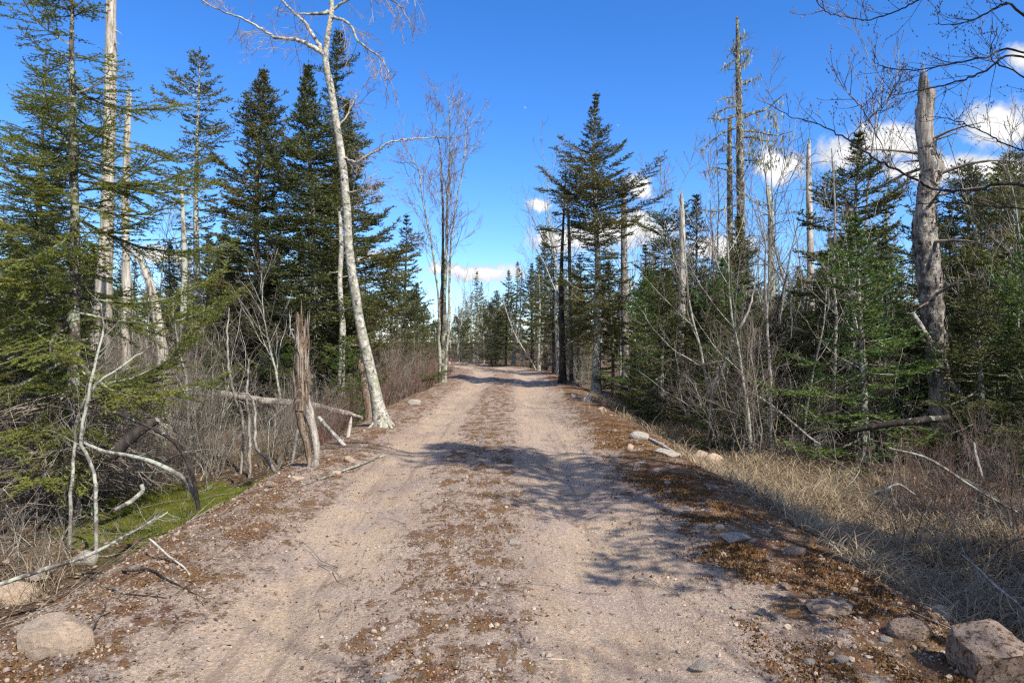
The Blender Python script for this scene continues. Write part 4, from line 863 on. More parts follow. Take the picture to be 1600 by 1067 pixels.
sapling('very thin pale sapling near the right edge behind the broken snag', [(1592, 560), (1588, 440), (1578, 350), (1570, 290)], 12.5, [3, 2.6, 2, 1], M_PALETWIG, 124, 16, 0.8)
sapling('straight thin sapling growing between the barkless pole and the lichened spruce', [(1112, 620), (1110, 500), (1104, 400), (1098, 320)], 15.5, [3, 2.6, 2, 1], M_TWIG, 125, 18, 0.9)
sapling('bowed white stem with a hooked top just left of the rotten stump', [(454, 745), (462, 690), (474, 640), (469, 600), (462, 555), (448, 520), (444, 490)], 10.0, [4, 3.8, 3.8, 3.4, 3, 2.4, 1.2], M_PALETWIG, 126, 9, 0.5)
sapling('white crooked stem footed at the road edge left of the bowed one', [(435, 748), (424, 715), (414, 690), (411, 640), (405, 615), (392, 608)], 9.6, [5, 4.6, 3.8, 3.2, 2.6, 2], M_PALETWIG, 127, 9, 0.55)
sapling('tall whitish stem rising past the left end of the pale fallen log', [(376, 700), (378, 660), (372, 620), (366, 570), (362, 530), (358, 480)], 10.6, [4, 3.6, 3.4, 3, 2.4, 1.2], M_PALETWIG, 128, 14, 0.6)
sapling('short white stem between the two crooked ones before the pale fallen log', [(390, 705), (389, 665), (392, 625), (395, 590), (398, 560)], 10.4, [4.4, 4, 3.2, 2.6, 1.2], M_PALETWIG, 129, 12, 0.5)
sapling('twisted grey stem rising in front of the bright fir trunk', [(150, 835), (148, 780), (133, 735), (122, 690), (128, 640), (136, 590), (140, 520), (137, 470)], 6.6, [5, 4.8, 4.6, 4.4, 4, 3.6, 2.6, 1.4], M_GREYBARK, 130, 16, 0.5)
sapling('forked grey stem crossing the twisted one at the left verge', [(108, 820), (112, 760), (104, 700), (116, 650), (150, 600), (190, 560), (214, 540)], 6.9, [4.4, 4.2, 4, 3.6, 3.2, 2.4, 1.2], M_GREYBARK, 131, 16, 0.5)
sapling('pale pair-stemmed sapling in front of the airy spruce', [(300, 690), (292, 640), (288, 590), (283, 540), (276, 470)], 11.5, [4.4, 4, 3.4, 2.6, 1.2], M_PALETWIG, 132, 16, 0.7)
sapling('white leaning sapling at the foot of the far right trees beyond the shadow band', [(838, 578), (828, 560), (818, 545), (806, 525), (796, 500), (784, 462)], 37, [2.4, 2.2, 2, 1.6, 1.2, 0.8], M_BAREWHITE, 133, 18, 1.4)


# ------------------------------------------------------------------ the leafless tree leaning in from the right of the frame
def near_maple():
    rng = np.random.default_rng(140); d0 = 5.2
    base = np.array([4.55, 5.1, float(H(4.55, 5.1))])
    c = curve([base - np.array([0, 0, 0.1]), base + (0.02, 0, 1.2), base + (0.1, 0.05, 2.6), base + (0.12, 0.1, 4.2), base + (0.0, 0.1, 5.8), base + (-0.1, 0, 7.4)], 30); r = np.linspace(0.10, 0.012, 30)
    c[2:] += rng.normal(0, 0.006, (28, 3)); V, F = tubes([(c, r)], 10); parts = [('trunk', [(knobbly(V, rng, 0.015, 5), F, M_GREYBARK)])]
    lim = [([(1690, -25), (1600, -36), (1520, -34), (1440, -2), (1402, 17), (1361, 30), (1331, 28), (1297, 21), (1275, 0)], 3.4, 5.0),
           ([(1690, 60), (1600, 81), (1537, 90), (1481, 101), (1432, 109), (1384, 105), (1363, 92)], 3.4, 5.0),
           ([(1690, 70), (1600, 88), (1537, 112), (1492, 129), (1444, 139), (1399, 148), (1384, 144)], 3.6, 4.8),
           ([(1760, 300), (1600, 289), (1519, 297), (1462, 296), (1432, 281), (1395, 262), (1357, 240), (1324, 217), (1282, 195), (1237, 182), (1200, 161)], 5.0, 4.7),
           ([(1690, 28), (1600, 26), (1570, 6), (1537, 24), (1500, 37), (1462, 38)], 4.0, 4.4),
           ([(1720, 250), (1600, 235), (1540, 208), (1500, 190), (1462, 182)], 2.4, 5.4),
           ([(1720, 150), (1600, 120), (1550, 92), (1560, 40)], 2.6, 4.6),
           ([(1395, 262), (1372, 215), (1350, 175), (1330, 150), (1305, 125)], 1.8, 4.75),
           ([(1324, 217), (1350, 190), (1380, 168), (1400, 130)], 1.4, 4.7),
           ([(1760, 345), (1600, 325), (1540, 322), (1490, 316), (1440, 318), (1415, 322)], 2.4, 5.0)]
    tw = {}; tips = []
    for pp, r0, d in lim:
        p = np.array([P(x, y, d + 0.10 * i * math.sin(i + r0)) for i, (x, y) in enumerate(pp)])
        if pp[0][0] > 1650: p[0] = np.array([c[:, 0].mean(), base[1], 0]); p[0] = c[np.argmin(abs(c[:, 2] - (p[1][2] - 0.15)))]
        c2 = curve(p, 6 * len(pp)); c2[1:] += rng.normal(0, 0.0035, (len(c2) - 1, 3)); r2 = np.linspace(r0 * 0.52, 0.6, len(c2)) * d / FPX
        parts.append(('branch', [(*tubes([(c2, r2)], 7), M_DARKTWIG if r0 > 1.9 else M_BUDTWIG)]))
        side_twigs(rng, c2, 0.004, 3 + len(pp) * 2, 0.36, tw, 2, (3, 2), up=0.35, ang=(0.5, 1.0), s0=0.2)
    for k in (1, 2):
        for p, q in tw.get(k, []): tips.append(p[-1]); tips.append(p[len(p) // 2])
    n = len(tips)
    side_twigs(rng, c, 0.02, 14, 1.4, tw, 2, (5, 3), up=0.4, s0=0.35)
    parts.append(('crown', [(*tubes(tw[1], 4), M_DARKTWIG), (*tubes(tw[2], 3), M_BUDTWIG), bud_tris(rng, tips, 0.0055, M_REDTWIG)]))
    hero('maple_tree', 'leafless budding maple reaching thin branches in from beyond the right edge', 'maple tree', base, parts)
    # a second tree behind the photographer: only its long curved shadow falls across the road
    b2 = np.array([5.2, 1.6, float(H(5.2, 1.6))]); kx, ky = -SUN_H.x / math.tan(SUN_EL), -SUN_H.y / math.tan(SUN_EL)
    S = [(3.6, 3.6, 2.2), (2.2, 5.2, 4.4), (1.5, 5.95, 5.4), (1.05, 7.3, 6.6), (-0.45, 9.4, 7.6), (-1.7, 10.1, 8.4), (-2.8, 10.6, 9.0)]
    p = [b2 - np.array([0, 0, 0.1])] + [np.array([sx - kx * z, sy - ky * z, z]) for sx, sy, z in S]
    c = curve(p, 40); r = np.linspace(0.10, 0.02, 40); V, F = tubes([(c, r)], 10)
    tw = {}; side_twigs(rng, c, 0.05, 16, 2.6, tw, 3, (7, 5), up=0.1, s0=0.4, ang=(0.4, 0.9))
    hero('maple_tree', 'leaning tree beside the camera whose curved shadow crosses the gravel road', 'maple tree', b2,
         [('trunk', [(V, F, M_GREYBARK)]), ('crown', [(*tubes(tw[1], 4), M_GREYBARK), (*tubes(tw[2], 3), M_TWIG), (*tubes(tw[3], 3), M_TWIG)])])
near_maple()


# ------------------------------------------------------------------ the woods behind: many trees, each its own thing
LAND = [(-200, 'the fir cut off by the left edge'), (105, 'the bright green fir'), (175, 'the tall pale bare trunk'), (250, 'the leaning pale dead trunk'), (308, 'the airy thin-topped spruce'), (405, 'the bushy pointed spruce'), (485, 'the rotten leaning stump'), (575, 'the leaning white birch'),
        (635, 'the small lone spruce'), (690, 'the leafless maple clump'), (745, 'the far bend of the road'), (810, 'the right side of the bend'), (879, 'the dark-trunked fir'), (935, 'the spire-topped fir'), (1012, 'the roadside young fir'), (1065, 'the barkless grey pole'),
        (1155, 'the tallest dead spruce'), (1204, 'the slim ditch sapling'), (1267, 'the slim dead pole'), (1336, 'the blue-black spruce'), (1392, 'the young fir by the snag'), (1455, 'the big broken snag'), (1512, 'the blunt-topped spruce'), (1580, 'the right edge spruce'), (1800, 'the trees beyond the right edge')]
def landmark(px): return min(LAND, key=lambda l: abs(l[0] - px))[1]
ZONED = {}
def zone_label(kind, px, words, many):
    """a placeholder; settle_labels() ranks each kind by its nearness to the landmark"""
    lm = min(LAND, key=lambda l: abs(l[0] - px)); key = 'zoned plant %d' % len(ZONED)
    ZONED[key] = ((kind, lm[1]), abs(px - lm[0]), words, many); return key
def settle_labels():
    """names each zoned plant by its rank at the landmark it stands by; past the eighth the look-alikes share one"""
    by = {}
    for o in SC.objects:
        k = o.get('label')
        if k in ZONED: by.setdefault(ZONED[k][0], []).append((ZONED[k][1], o.name, ZONED[k], o))
    for (kind, lm), lst in by.items():
        for n, (_d, _n, z, o) in enumerate(sorted(lst, key=lambda q: q[:2])):
            o['label'] = z[2] % (ORD[n], lm) if n < 8 else z[3] % lm
SKY_PX = [0, 120, 180, 230, 262, 300, 340, 400, 450, 520, 560, 600, 640, 660, 690, 720, 735, 760, 800, 840, 870, 900, 950, 1000, 1030, 1060, 1100, 1150, 1185, 1215, 1250, 1290, 1335, 1380, 1420, 1480, 1540, 1600, 1700, 1900]
SKY_PY = [300, 320, 360, 385, 375, 360, 350, 330, 320, 320, 330, 400, 430, 470, 478, 470, 430, 425, 415, 372, 385, 400, 372, 372, 350, 348, 325, 330, 395, 430, 400, 320, 290, 290, 285, 285, 262, 250, 240, 230]

def fillers():
    rng = np.random.default_rng(200)
    protos = [conifer(211, 8.0, [(0, 1.2), (1.5, 1.35), (3.5, 1.15), (5.5, 0.75), (7.2, 0.3), (8, 0.05)], 0.8, M_SPRUCE, M_SPRUCE_BARK, step=0.24, nb=(4, 5), spacing=0.17, k=6, nl=0.085, wd=0.034, shoot=0.19, damage=0.4),
              conifer(212, 8.0, [(0, 1.0), (3.0, 0.95), (4.5, 1.0), (6.0, 0.7), (7.2, 0.35), (8, 0.05)], 2.4, M_DARKFIR, M_DARK_BARK, step=0.26, nb=(4, 5), spacing=0.17, k=6, nl=0.085, wd=0.034, shoot=0.19, damage=0.4, dead=60, lobe=0.5),
              conifer(213, 8.0, [(0, 0.7), (2.5, 0.75), (5.0, 0.6), (7.0, 0.32), (8, 0.05)], 1.6, M_SPRUCE, M_PALE_BARK, step=0.25, nb=(3, 5), spacing=0.16, k=6, nl=0.08, wd=0.032, shoot=0.19, damage=0.4, dead=60, gap=0.1, lobe=0.5),
              conifer(214, 4.0, [(0, 1.0), (0.8, 1.1), (2.0, 0.85), (3.2, 0.4), (4, 0.04)], 0.25, M_YOUNG, M_SPRUCE_BARK, step=0.17, nb=(4, 6), spacing=0.15, k=6, nl=0.06, wd=0.022, dead=10),
              conifer(215, 5.0, [(0, 1.1), (1.2, 1.2), (2.8, 0.95), (4.2, 0.42), (5, 0.04)], 0.3, M_DARKFIR, M_SPRUCE_BARK, step=0.18, nb=(4, 6), spacing=0.16, k=6, nl=0.07, wd=0.026, dead=20, droop=0.35)]
    ph = [8.0, 8.0, 8.0, 4.0, 5.0]
    bares = [bare_tree(221, 8.0, 0.055), bare_tree(222, 9.0, 0.09, kids=(14, 8, 4), barkm=M_PALE_BARK), bare_tree(223, 7.0, 0.05, stems=3, kids=(9, 6, 3)), bare_tree(224, 7.5, 0.06, barkm=M_PALE_BARK, kids=(16, 6, 3), up=0.1, ang=(0.8, 1.4), ratio=(0.15, 0.3), s0=0.15)]
    bh = [8.0, 9.0, 7.0, 7.5]
    spots = []
    def free(x, y, m): return all((x - a) ** 2 + (y - b) ** 2 > m * m for a, b in spots)
    def put_conifer(x, y, py_top=None, which=None, words=None, hmax=9.0, hmin=1.4):
        px = CX + FPX * x / y if y > 1 else 2000; z = float(H(x, y))
        h = H0 + (CY - py_top) / FPX * y - z if py_top else rng.uniform(6, 9)
        h = min(h, hmax * rng.uniform(0.85, 1.05))
        if h < hmin: return
        i = which if which is not None else (int(rng.choice([3, 4, 4])) if h < 4.2 else int(rng.choice([0, 0, 1, 1, 2, 2])))
        s = h / ph[i]; wf = s ** 0.25 * rng.uniform(0.9, 1.15) if h > 3 else 1.0
        sx = s * np.clip(wf / s ** 0.35, 0.8, 1.35)
        kind = {0: ('spruce', 'bushy dark green spruce'), 1: ('spruce', 'dark tall-crowned spruce'), 2: ('spruce', 'thin lichen-limbed spruce'), 3: ('fir', 'bright green young fir'), 4: ('fir', 'low dark fir')}[i]
        lab = zone_label(kind[1], px, kind[1] + ', %s one to %s', kind[1] + ' among others by %s')
        place(protos[i], kind[0] + '_tree', lab, kind[0] + ' tree', (x, y, z - 0.05), rng.uniform(0, 6.28), (sx, sx, s), group='woodland ' + kind[1] + 's', tilt=(rng.normal(0, 0.02), rng.normal(0, 0.02)))
        spots.append((x, y))
    def put_bare(x, y, py_top, which=None):
        px = CX + FPX * x / y; z = float(H(x, y)); h = min(H0 + (CY - py_top) / FPX * y - z, 10.5 * rng.uniform(0.8, 1.05))
        if h < 2: return
        i = int(rng.integers(4)) if which is None else which; s = h / bh[i]
        kind = ['slender grey leafless tree', 'pale lichened leafless tree', 'many-stemmed leafless tree', 'dead twiggy conifer pole'][i]
        lab = zone_label(kind, px, kind + ', %s one to %s', kind + ' among others by %s')
        place(bares[i], 'bare_tree', lab, 'leafless tree', (x, y, z - 0.05), rng.uniform(0, 6.28), s, group='woodland ' + kind + 's', tilt=(rng.normal(0, 0.03), rng.normal(0, 0.03)))
    sky_at = lambda px: float(np.interp(px, SKY_PX, SKY_PY))
    def wood(n, pxr, dr, bare_share, m, jit=(0, 70), power=1.0, clear=3.6):
        k = 0; tries = 0
        while k < n and tries < n * 30:
            tries += 1; px = rng.uniform(*pxr); d = dr[0] + (dr[1] - dr[0]) * rng.random() ** power; x = (px - CX) / FPX * d
            if abs(x - float(road_c(d))) < clear or not free(x, d, m): continue
            if (1385 < px < 1520 and d < 12.9) or (1165 < px < 1240 and d < 12) or (1035 < px < 1095 and d < 20): continue
            top = sky_at(px) + rng.uniform(*jit) * (1 if d > 14 else 1.6)
            if rng.random() < bare_share: put_bare(x, d, top - rng.uniform(0, 60)); spots.append((x, d))
            else: put_conifer(x, d, top)
            k += 1
    # trees one can place by eye against the sky
    put_bare(*[(872 - CX) / FPX * 32, 32], 178, 1); put_bare((1298 - CX) / FPX * 16, 16, 92, 0); put_bare((1212 - CX) / FPX * 17.5, 17.5, 270, 2); put_bare((1275 - CX) / FPX * 18, 18, 128, 0)
    put_bare((715 - CX) / FPX * 52, 52, 440, 1); put_bare((700 - CX) / FPX * 47, 47, 450, 0); put_bare((798 - CX) / FPX * 46, 46, 395, 1); put_bare((270 - CX) / FPX * 24, 24, 320, 2); put_bare((225 - CX) / FPX * 22, 22, 300, 0)
    put_bare((1120 - CX) / FPX * 21, 21, 230, 2); put_bare((1185 - CX) / FPX * 18, 18, 215, 2); put_bare((1232 - CX) / FPX * 19, 19, 300, 2); put_bare((1400 - CX) / FPX * 15, 15, 180, 0); put_bare((1520 - CX) / FPX * 13, 13, 170, 2); put_bare((1000 - CX) / FPX * 30, 30, 290, 0); put_bare((970 - CX) / FPX * 34, 34, 270, 1); put_bare((1590 - CX) / FPX * 12, 12, 200, 2)
    for px, d, top, wh in ((746, 50, 424, 2), (757, 47, 440, 2), (768, 44, 470, 4), (735, 55, 455, 2), (790, 48, 420, 1), (803, 45, 408, 2), (815, 42, 425, 2), (830, 44, 410, 1), (853, 41, 362, 0), (842, 36, 400, 2), (866, 33, 395, 1), (905, 31, 395, 1), (720, 58, 480, 4), (776, 52, 452, 4), (652, 33, 440, 0), (612, 24, 390, 4), (662, 44, 470, 4)):
        put_conifer((px - CX) / FPX * d, d, top, wh)
    wood(34, (-160, 250), (11, 30), 0.35, 1.2, (0, 110))
    wood(24, (240, 560), (20, 34), 0.2, 1.3, (0, 80))
    wood(18, (300, 620), (14.5, 21), 0.1, 1.0, (100, 200))
    wood(30, (-200, 680), (32, 62), 0.3, 1.6, (0, 50))
    wood(20, (680, 880), (50, 85), 0.25, 1.5, (0, 50), clear=4.5)
    wood(10, (820, 920), (27, 46), 0.15, 1.2, (0, 80))
    wood(40, (940, 1330), (15, 27), 0.2, 1.0, (0, 130))
    wood(18, (945, 1340), (14, 21), 0.0, 0.9, (60, 190))
    wood(30, (960, 1500), (12.0, 17), 0.08, 0.9, (90, 250))
    wood(40, (1280, 1800), (10.0, 22), 0.12, 1.0, (0, 130))
    wood(44, (900, 1800), (26, 60), 0.2, 1.6, (-10, 60))
    wood(16, (1230, 1620), (8.6, 12.5), 0.0, 0.8, (170, 330), clear=4.3)
    for i in range(9):
        px = 960 + 640 * (i + rng.random()) / 9; d = rng.uniform(11, 15)
        if 1180 < px < 1230 or 1400 < px < 1500 or (px - CX) / FPX * d - float(road_c(d)) < 3.5: continue
        put_bare((px - CX) / FPX * d, d, rng.uniform(230, 380), 0)
    for i in range(26):
        px = 950 + 700 * (i + rng.random()) / 26; d = rng.uniform(10.2, 16) if px > 1050 else rng.uniform(15, 22); x = (px - CX) / FPX * d
        if x - float(road_c(d)) < 4.0 or 1405 < px < 1500 or 1180 < px < 1228 or not free(x, d, 0.7): continue
        put_conifer(x, d, rng.uniform(400, 530), int(rng.choice([3, 3, 4])), hmin=0.8)
    # trees to the right of the frame and behind: they shade the right-hand ditch
    for x, y in ((8.2, 4.2), (7.4, 2.4), (10.4, 2.8), (11.8, 4.2), (11.6, 0.2), (14.4, 3.2), (6.6, 1.6)):
        put_conifer(x, y, None, int(rng.choice([0, 1])))
    for x, y, h, i in ((4.9, 3.1, 10.4, 1), (6.0, 2.6, 7.4, 0)):
        z = float(H(x, y)); s = h / 8.0
        place(protos[i], 'spruce_tree', 'roadside spruce just out of frame shading the road, ' + ('taller and nearer the verge' if i else 'shorter and deeper in the ditch'), 'spruce tree', (x, y, z - 0.05), 1.0 + i, (s * 1.3, s * 1.3, s))
    place(bares[2], 'bare_tree', 'leafless clump behind the photographer throwing twiggy shade on the near road', 'leafless tree', (4.3, -2.6, float(H(4.3, -2.6)) - 0.05), 0.7, 1.4)
    return spots
SPOTS = fillers()


def far_woods():
    """the wood beyond what one can tell apart"""
    rng = np.random.default_rng(260); k = 420
    t = rng.random(k) ** 0.8; r = 0.22 * (1 - t) ** 0.9 * rng.uniform(0.3, 1.1, k) + 0.01; a = rng.uniform(0, 6.283, k)
    B = np.stack([r * np.cos(a), r * np.sin(a), 0.06 + 0.94 * t], 1); D = np.stack([np.cos(a), np.sin(a), rng.uniform(-0.5, 0.6, k)], 1) * rng.uniform(0.03, 0.075, (k, 1))
    W = nrm(np.cross(D, rng.normal(size=(k, 3)))) * 0.017; tri = np.stack([B - W, B + W, B + D], 1)
    Vs, Ts = [], []; pol = []
    for i in range(560):
        d = rng.uniform(62, 150); px = rng.uniform(-500, 2100); x = (px - CX) / FPX * d
        if abs(x - float(road_c(min(d, 75)))) < 5 and d < 75: continue
        h = rng.uniform(4.5, 9.0) * (0.8 if 640 < px < 880 else 1.0); z = float(H(x, d)); ang = rng.uniform(0, 6.283); c, s_ = math.cos(ang), math.sin(ang)
        if rng.random() < 0.75:
            M = np.array([[c, -s_, 0], [s_, c, 0], [0, 0, 1.0]]); Vs.append((tri @ M.T) * np.array([h * rng.uniform(0.7, 1.2)] * 2 + [h]) + np.array([x, d, z])); Ts.append(np.full(3 * k, rng.uniform(0.25, 0.75)))
        pol.append((np.array([[x, d, z], [x, d, z + h * 0.5], [x + rng.normal(0, 0.2), d, z + h]]), np.array([0.10, 0.07, 0.02])))
        for _ in range(9):
            q = rng.uniform(0.2, 0.9); aa = rng.uniform(0, 6.283); pol.append((np.array([[x, d, z + h * q], [x + 0.7 * math.cos(aa), d + 0.7 * math.sin(aa), z + h * q + 0.5], [x + 1.1 * math.cos(aa), d + 1.1 * math.sin(aa), z + h * q + 1.2]]), np.array([0.035, 0.03, 0.01])))
    V = np.concatenate(Vs).reshape(-1, 3); T = np.concatenate(Ts)
    link('far_woods', mesh('far_woods', [(V, np.arange(len(V)).reshape(-1, 3), M_SPRUCE, {'tint': np.clip(T + rng.normal(0, 0.15, len(T)), 0, 1)}), (*tubes(pol, 3), M_GREYBARK)], smooth=False), kind='stuff')
far_woods()


# ------------------------------------------------------------------ shrubs and brush
def shrubs():
    rng = np.random.default_rng(300)
    pr = {'grey': [shrub(301, 1.7, 13, M_TWIG, M_TWIG, kids=(9, 5)), shrub(302, 2.0, 10, M_GREYBARK, M_TWIG, 0.2, kids=(9, 5))],
          'pale': [shrub(303, 1.9, 4, M_PALETWIG, M_PALETWIG, 0.2, 0.45, 0.013, (7, 4)), shrub(304, 1.5, 6, M_PALETWIG, M_PALETWIG, 0.22, 0.6, 0.010)],
          'red': [shrub(305, 1.4, 16, M_REDTWIG, M_REDTWIG, 0.09, 0.35, 0.006, (6, 3), foot=0.35), shrub(306, 1.7, 14, M_REDTWIG, M_TWIG, 0.1, 0.35, 0.006, (6, 3), foot=0.3)],
          'brush': [shrub(307, 1.2, 9, M_TWIG, M_TWIG, 0.24, 2.2, 0.007, (6, 4)), shrub(308, 1.4, 9, M_GREYBARK, M_TWIG, 0.28, 2.8, 0.008, (6, 4))]}
    say = {'grey': 'tangled grey leafless shrub', 'pale': 'whitish crooked-stemmed shrub', 'red': 'reddish thin-stemmed thicket shrub', 'brush': 'sprawling dead grey brush pile'}
    def put(kind, x, y, s):
        px = CX + FPX * x / y; i = int(rng.integers(2))
        lab = zone_label(kind, px, say[kind] + ', %s one to %s', say[kind] + ' among others by %s')
        place(pr[kind][i], kind + '_shrub' if kind != 'brush' else 'dead_shrub', lab, 'shrub', (x, y, float(H(x, y)) - 0.02), rng.uniform(0, 6.28), s, group=say[kind] + 's')  # brush is piled dead twigs, built with the shrub maker
    def band(kind, n, pxr, dr, sc, clear=3.5):
        k = 0; t = 0; got = []
        while k < n and t < n * 40:
            t += 1; d = rng.uniform(*dr); px = rng.uniform(*pxr); x = (px - CX) / FPX * d; u = x - float(road_c(d))
            if (-3.25 < u < 3.3) or abs(u) < clear * 0.9 or any((x - a) ** 2 + (d - b) ** 2 < 0.14 for a, b in got): continue
            if ((x + 4.05) / 1.0) ** 2 + ((d - 8.3) / 1.3) ** 2 < 1: continue
            got.append((x, d))
        for x, d in sorted([g for g in got], key=lambda g: g[1])[:n]: put(kind, x, d, rng.uniform(*sc))
        return got
    def row(kind, n, pxr, dr, sc, clear=3.4):
        got = []
        t = 0
        while len(got) < n and t < n * 60:
            t += 1; d = rng.uniform(*dr); px = rng.uniform(*pxr); x = (px - CX) / FPX * d; u = x - float(road_c(d))
            if abs(u) < clear or any((x - a) ** 2 + (d - b) ** 2 < 0.12 for a, b in got) or ((x + 4.05) / 1.0) ** 2 + ((d - 8.3) / 1.3) ** 2 < 1: continue
            got.append((x, d))
        for x, d in sorted(got, key=lambda g: g[1]): put(kind, x, d, rng.uniform(*sc))
    row('red', 30, (585, 690), (13, 32), (0.5, 1.5), 2.9); row('grey', 16, (590, 688), (14, 32), (0.6, 1.3), 3.2); row('pale', 8, (590, 688), (14, 32), (0.6, 1.2), 3.2)
    row('red', 14, (430, 610), (14.5, 19), (0.6, 1.1), 3.1); row('red', 12, (490, 600), (11, 13.4), (0.5, 0.8), 3.0)
    row('red', 8, (690, 730), (34, 44), (0.9, 1.4), 3.2)
    row('grey', 16, (-60, 340), (7.6, 11), (0.6, 1.1)); row('grey', 30, (-60, 340), (11, 18), (0.9, 1.7))
    row('grey', 20, (320, 640), (15, 23), (0.7, 1.4)); row('grey', 5, (330, 480), (10.5, 13), (0.6, 0.9))
    row('pale', 18, (100, 560), (9.0, 12.5), (0.6, 1.1)); row('pale', 14, (100, 600), (15, 19), (0.9, 1.5))
    row('brush', 15, (-80, 280), (5.4, 9.5), (0.4, 0.75), 3.7)
    row('brush', 14, (200, 560), (9, 14), (0.6, 1.0), 3.5)
    row('grey', 30, (960, 1400), (10, 24), (0.7, 1.5), 3.9)
    row('pale', 12, (940, 1420), (10, 20), (0.6, 1.15), 3.8)
    row('brush', 20, (1280, 1700), (4.6, 10.5), (0.5, 1.0), 3.7)
    row('brush', 8, (980, 1300), (11, 18), (0.5, 0.9), 3.9)
    row('red', 12, (1380, 1620), (6.5, 11), (0.5, 0.9), 3.9)
    row('grey', 12, (700, 880), (40, 56), (1.2, 2.0), 3.9)
    row('pale', 8, (800, 930), (28, 42), (0.9, 1.5), 3.4)
shrubs()


# ------------------------------------------------------------------ stones
def rock_mesh(seed, mat, planes=11, flat=0.7, sub=3, rough=0.03, blocky=False):
    import bmesh
    rng = np.random.default_rng(seed); bm = bmesh.new(); bmesh.ops.create_icosphere(bm, subdivisions=sub, radius=1.0)
    V = np.array([v.co[:] for v in bm.verts]); F = np.array([[v.index for v in f.verts] for f in bm.faces]); bm.free()
    pl = [(nrm(rng.normal(size=3)), rng.uniform(0.55, 0.88) if planes < 20 else rng.uniform(0.8, 0.95)) for _ in range(planes)]
    if blocky: pl = [(nrm(np.array(q, float) + rng.normal(0, 0.10, 3)), h) for q, h in (((1, 0, 0), .6), ((-1, 0, 0), .55), ((0, 1, 0), .6), ((0, -1, 0), .5), ((0, 0, 1), .5), ((0, 0, -1), .6))] + [(n, max(h, 0.8)) for n, h in pl]
    for n, h in pl:
        d = V @ n; over = np.clip(d - h, 0, None); V = V - over[:, None] * n[None] * 0.93
    nn = fbm(V[:, 0] * 3 + V[:, 2] * 2.1, V[:, 1] * 3 - V[:, 2] * 1.3, seed, 4); V = V * (1 + rough * 4 * nn[:, None] * 0.6)
    V[:, 2] *= flat
    return mesh('rock', [(V, F, mat)], smooth=False)
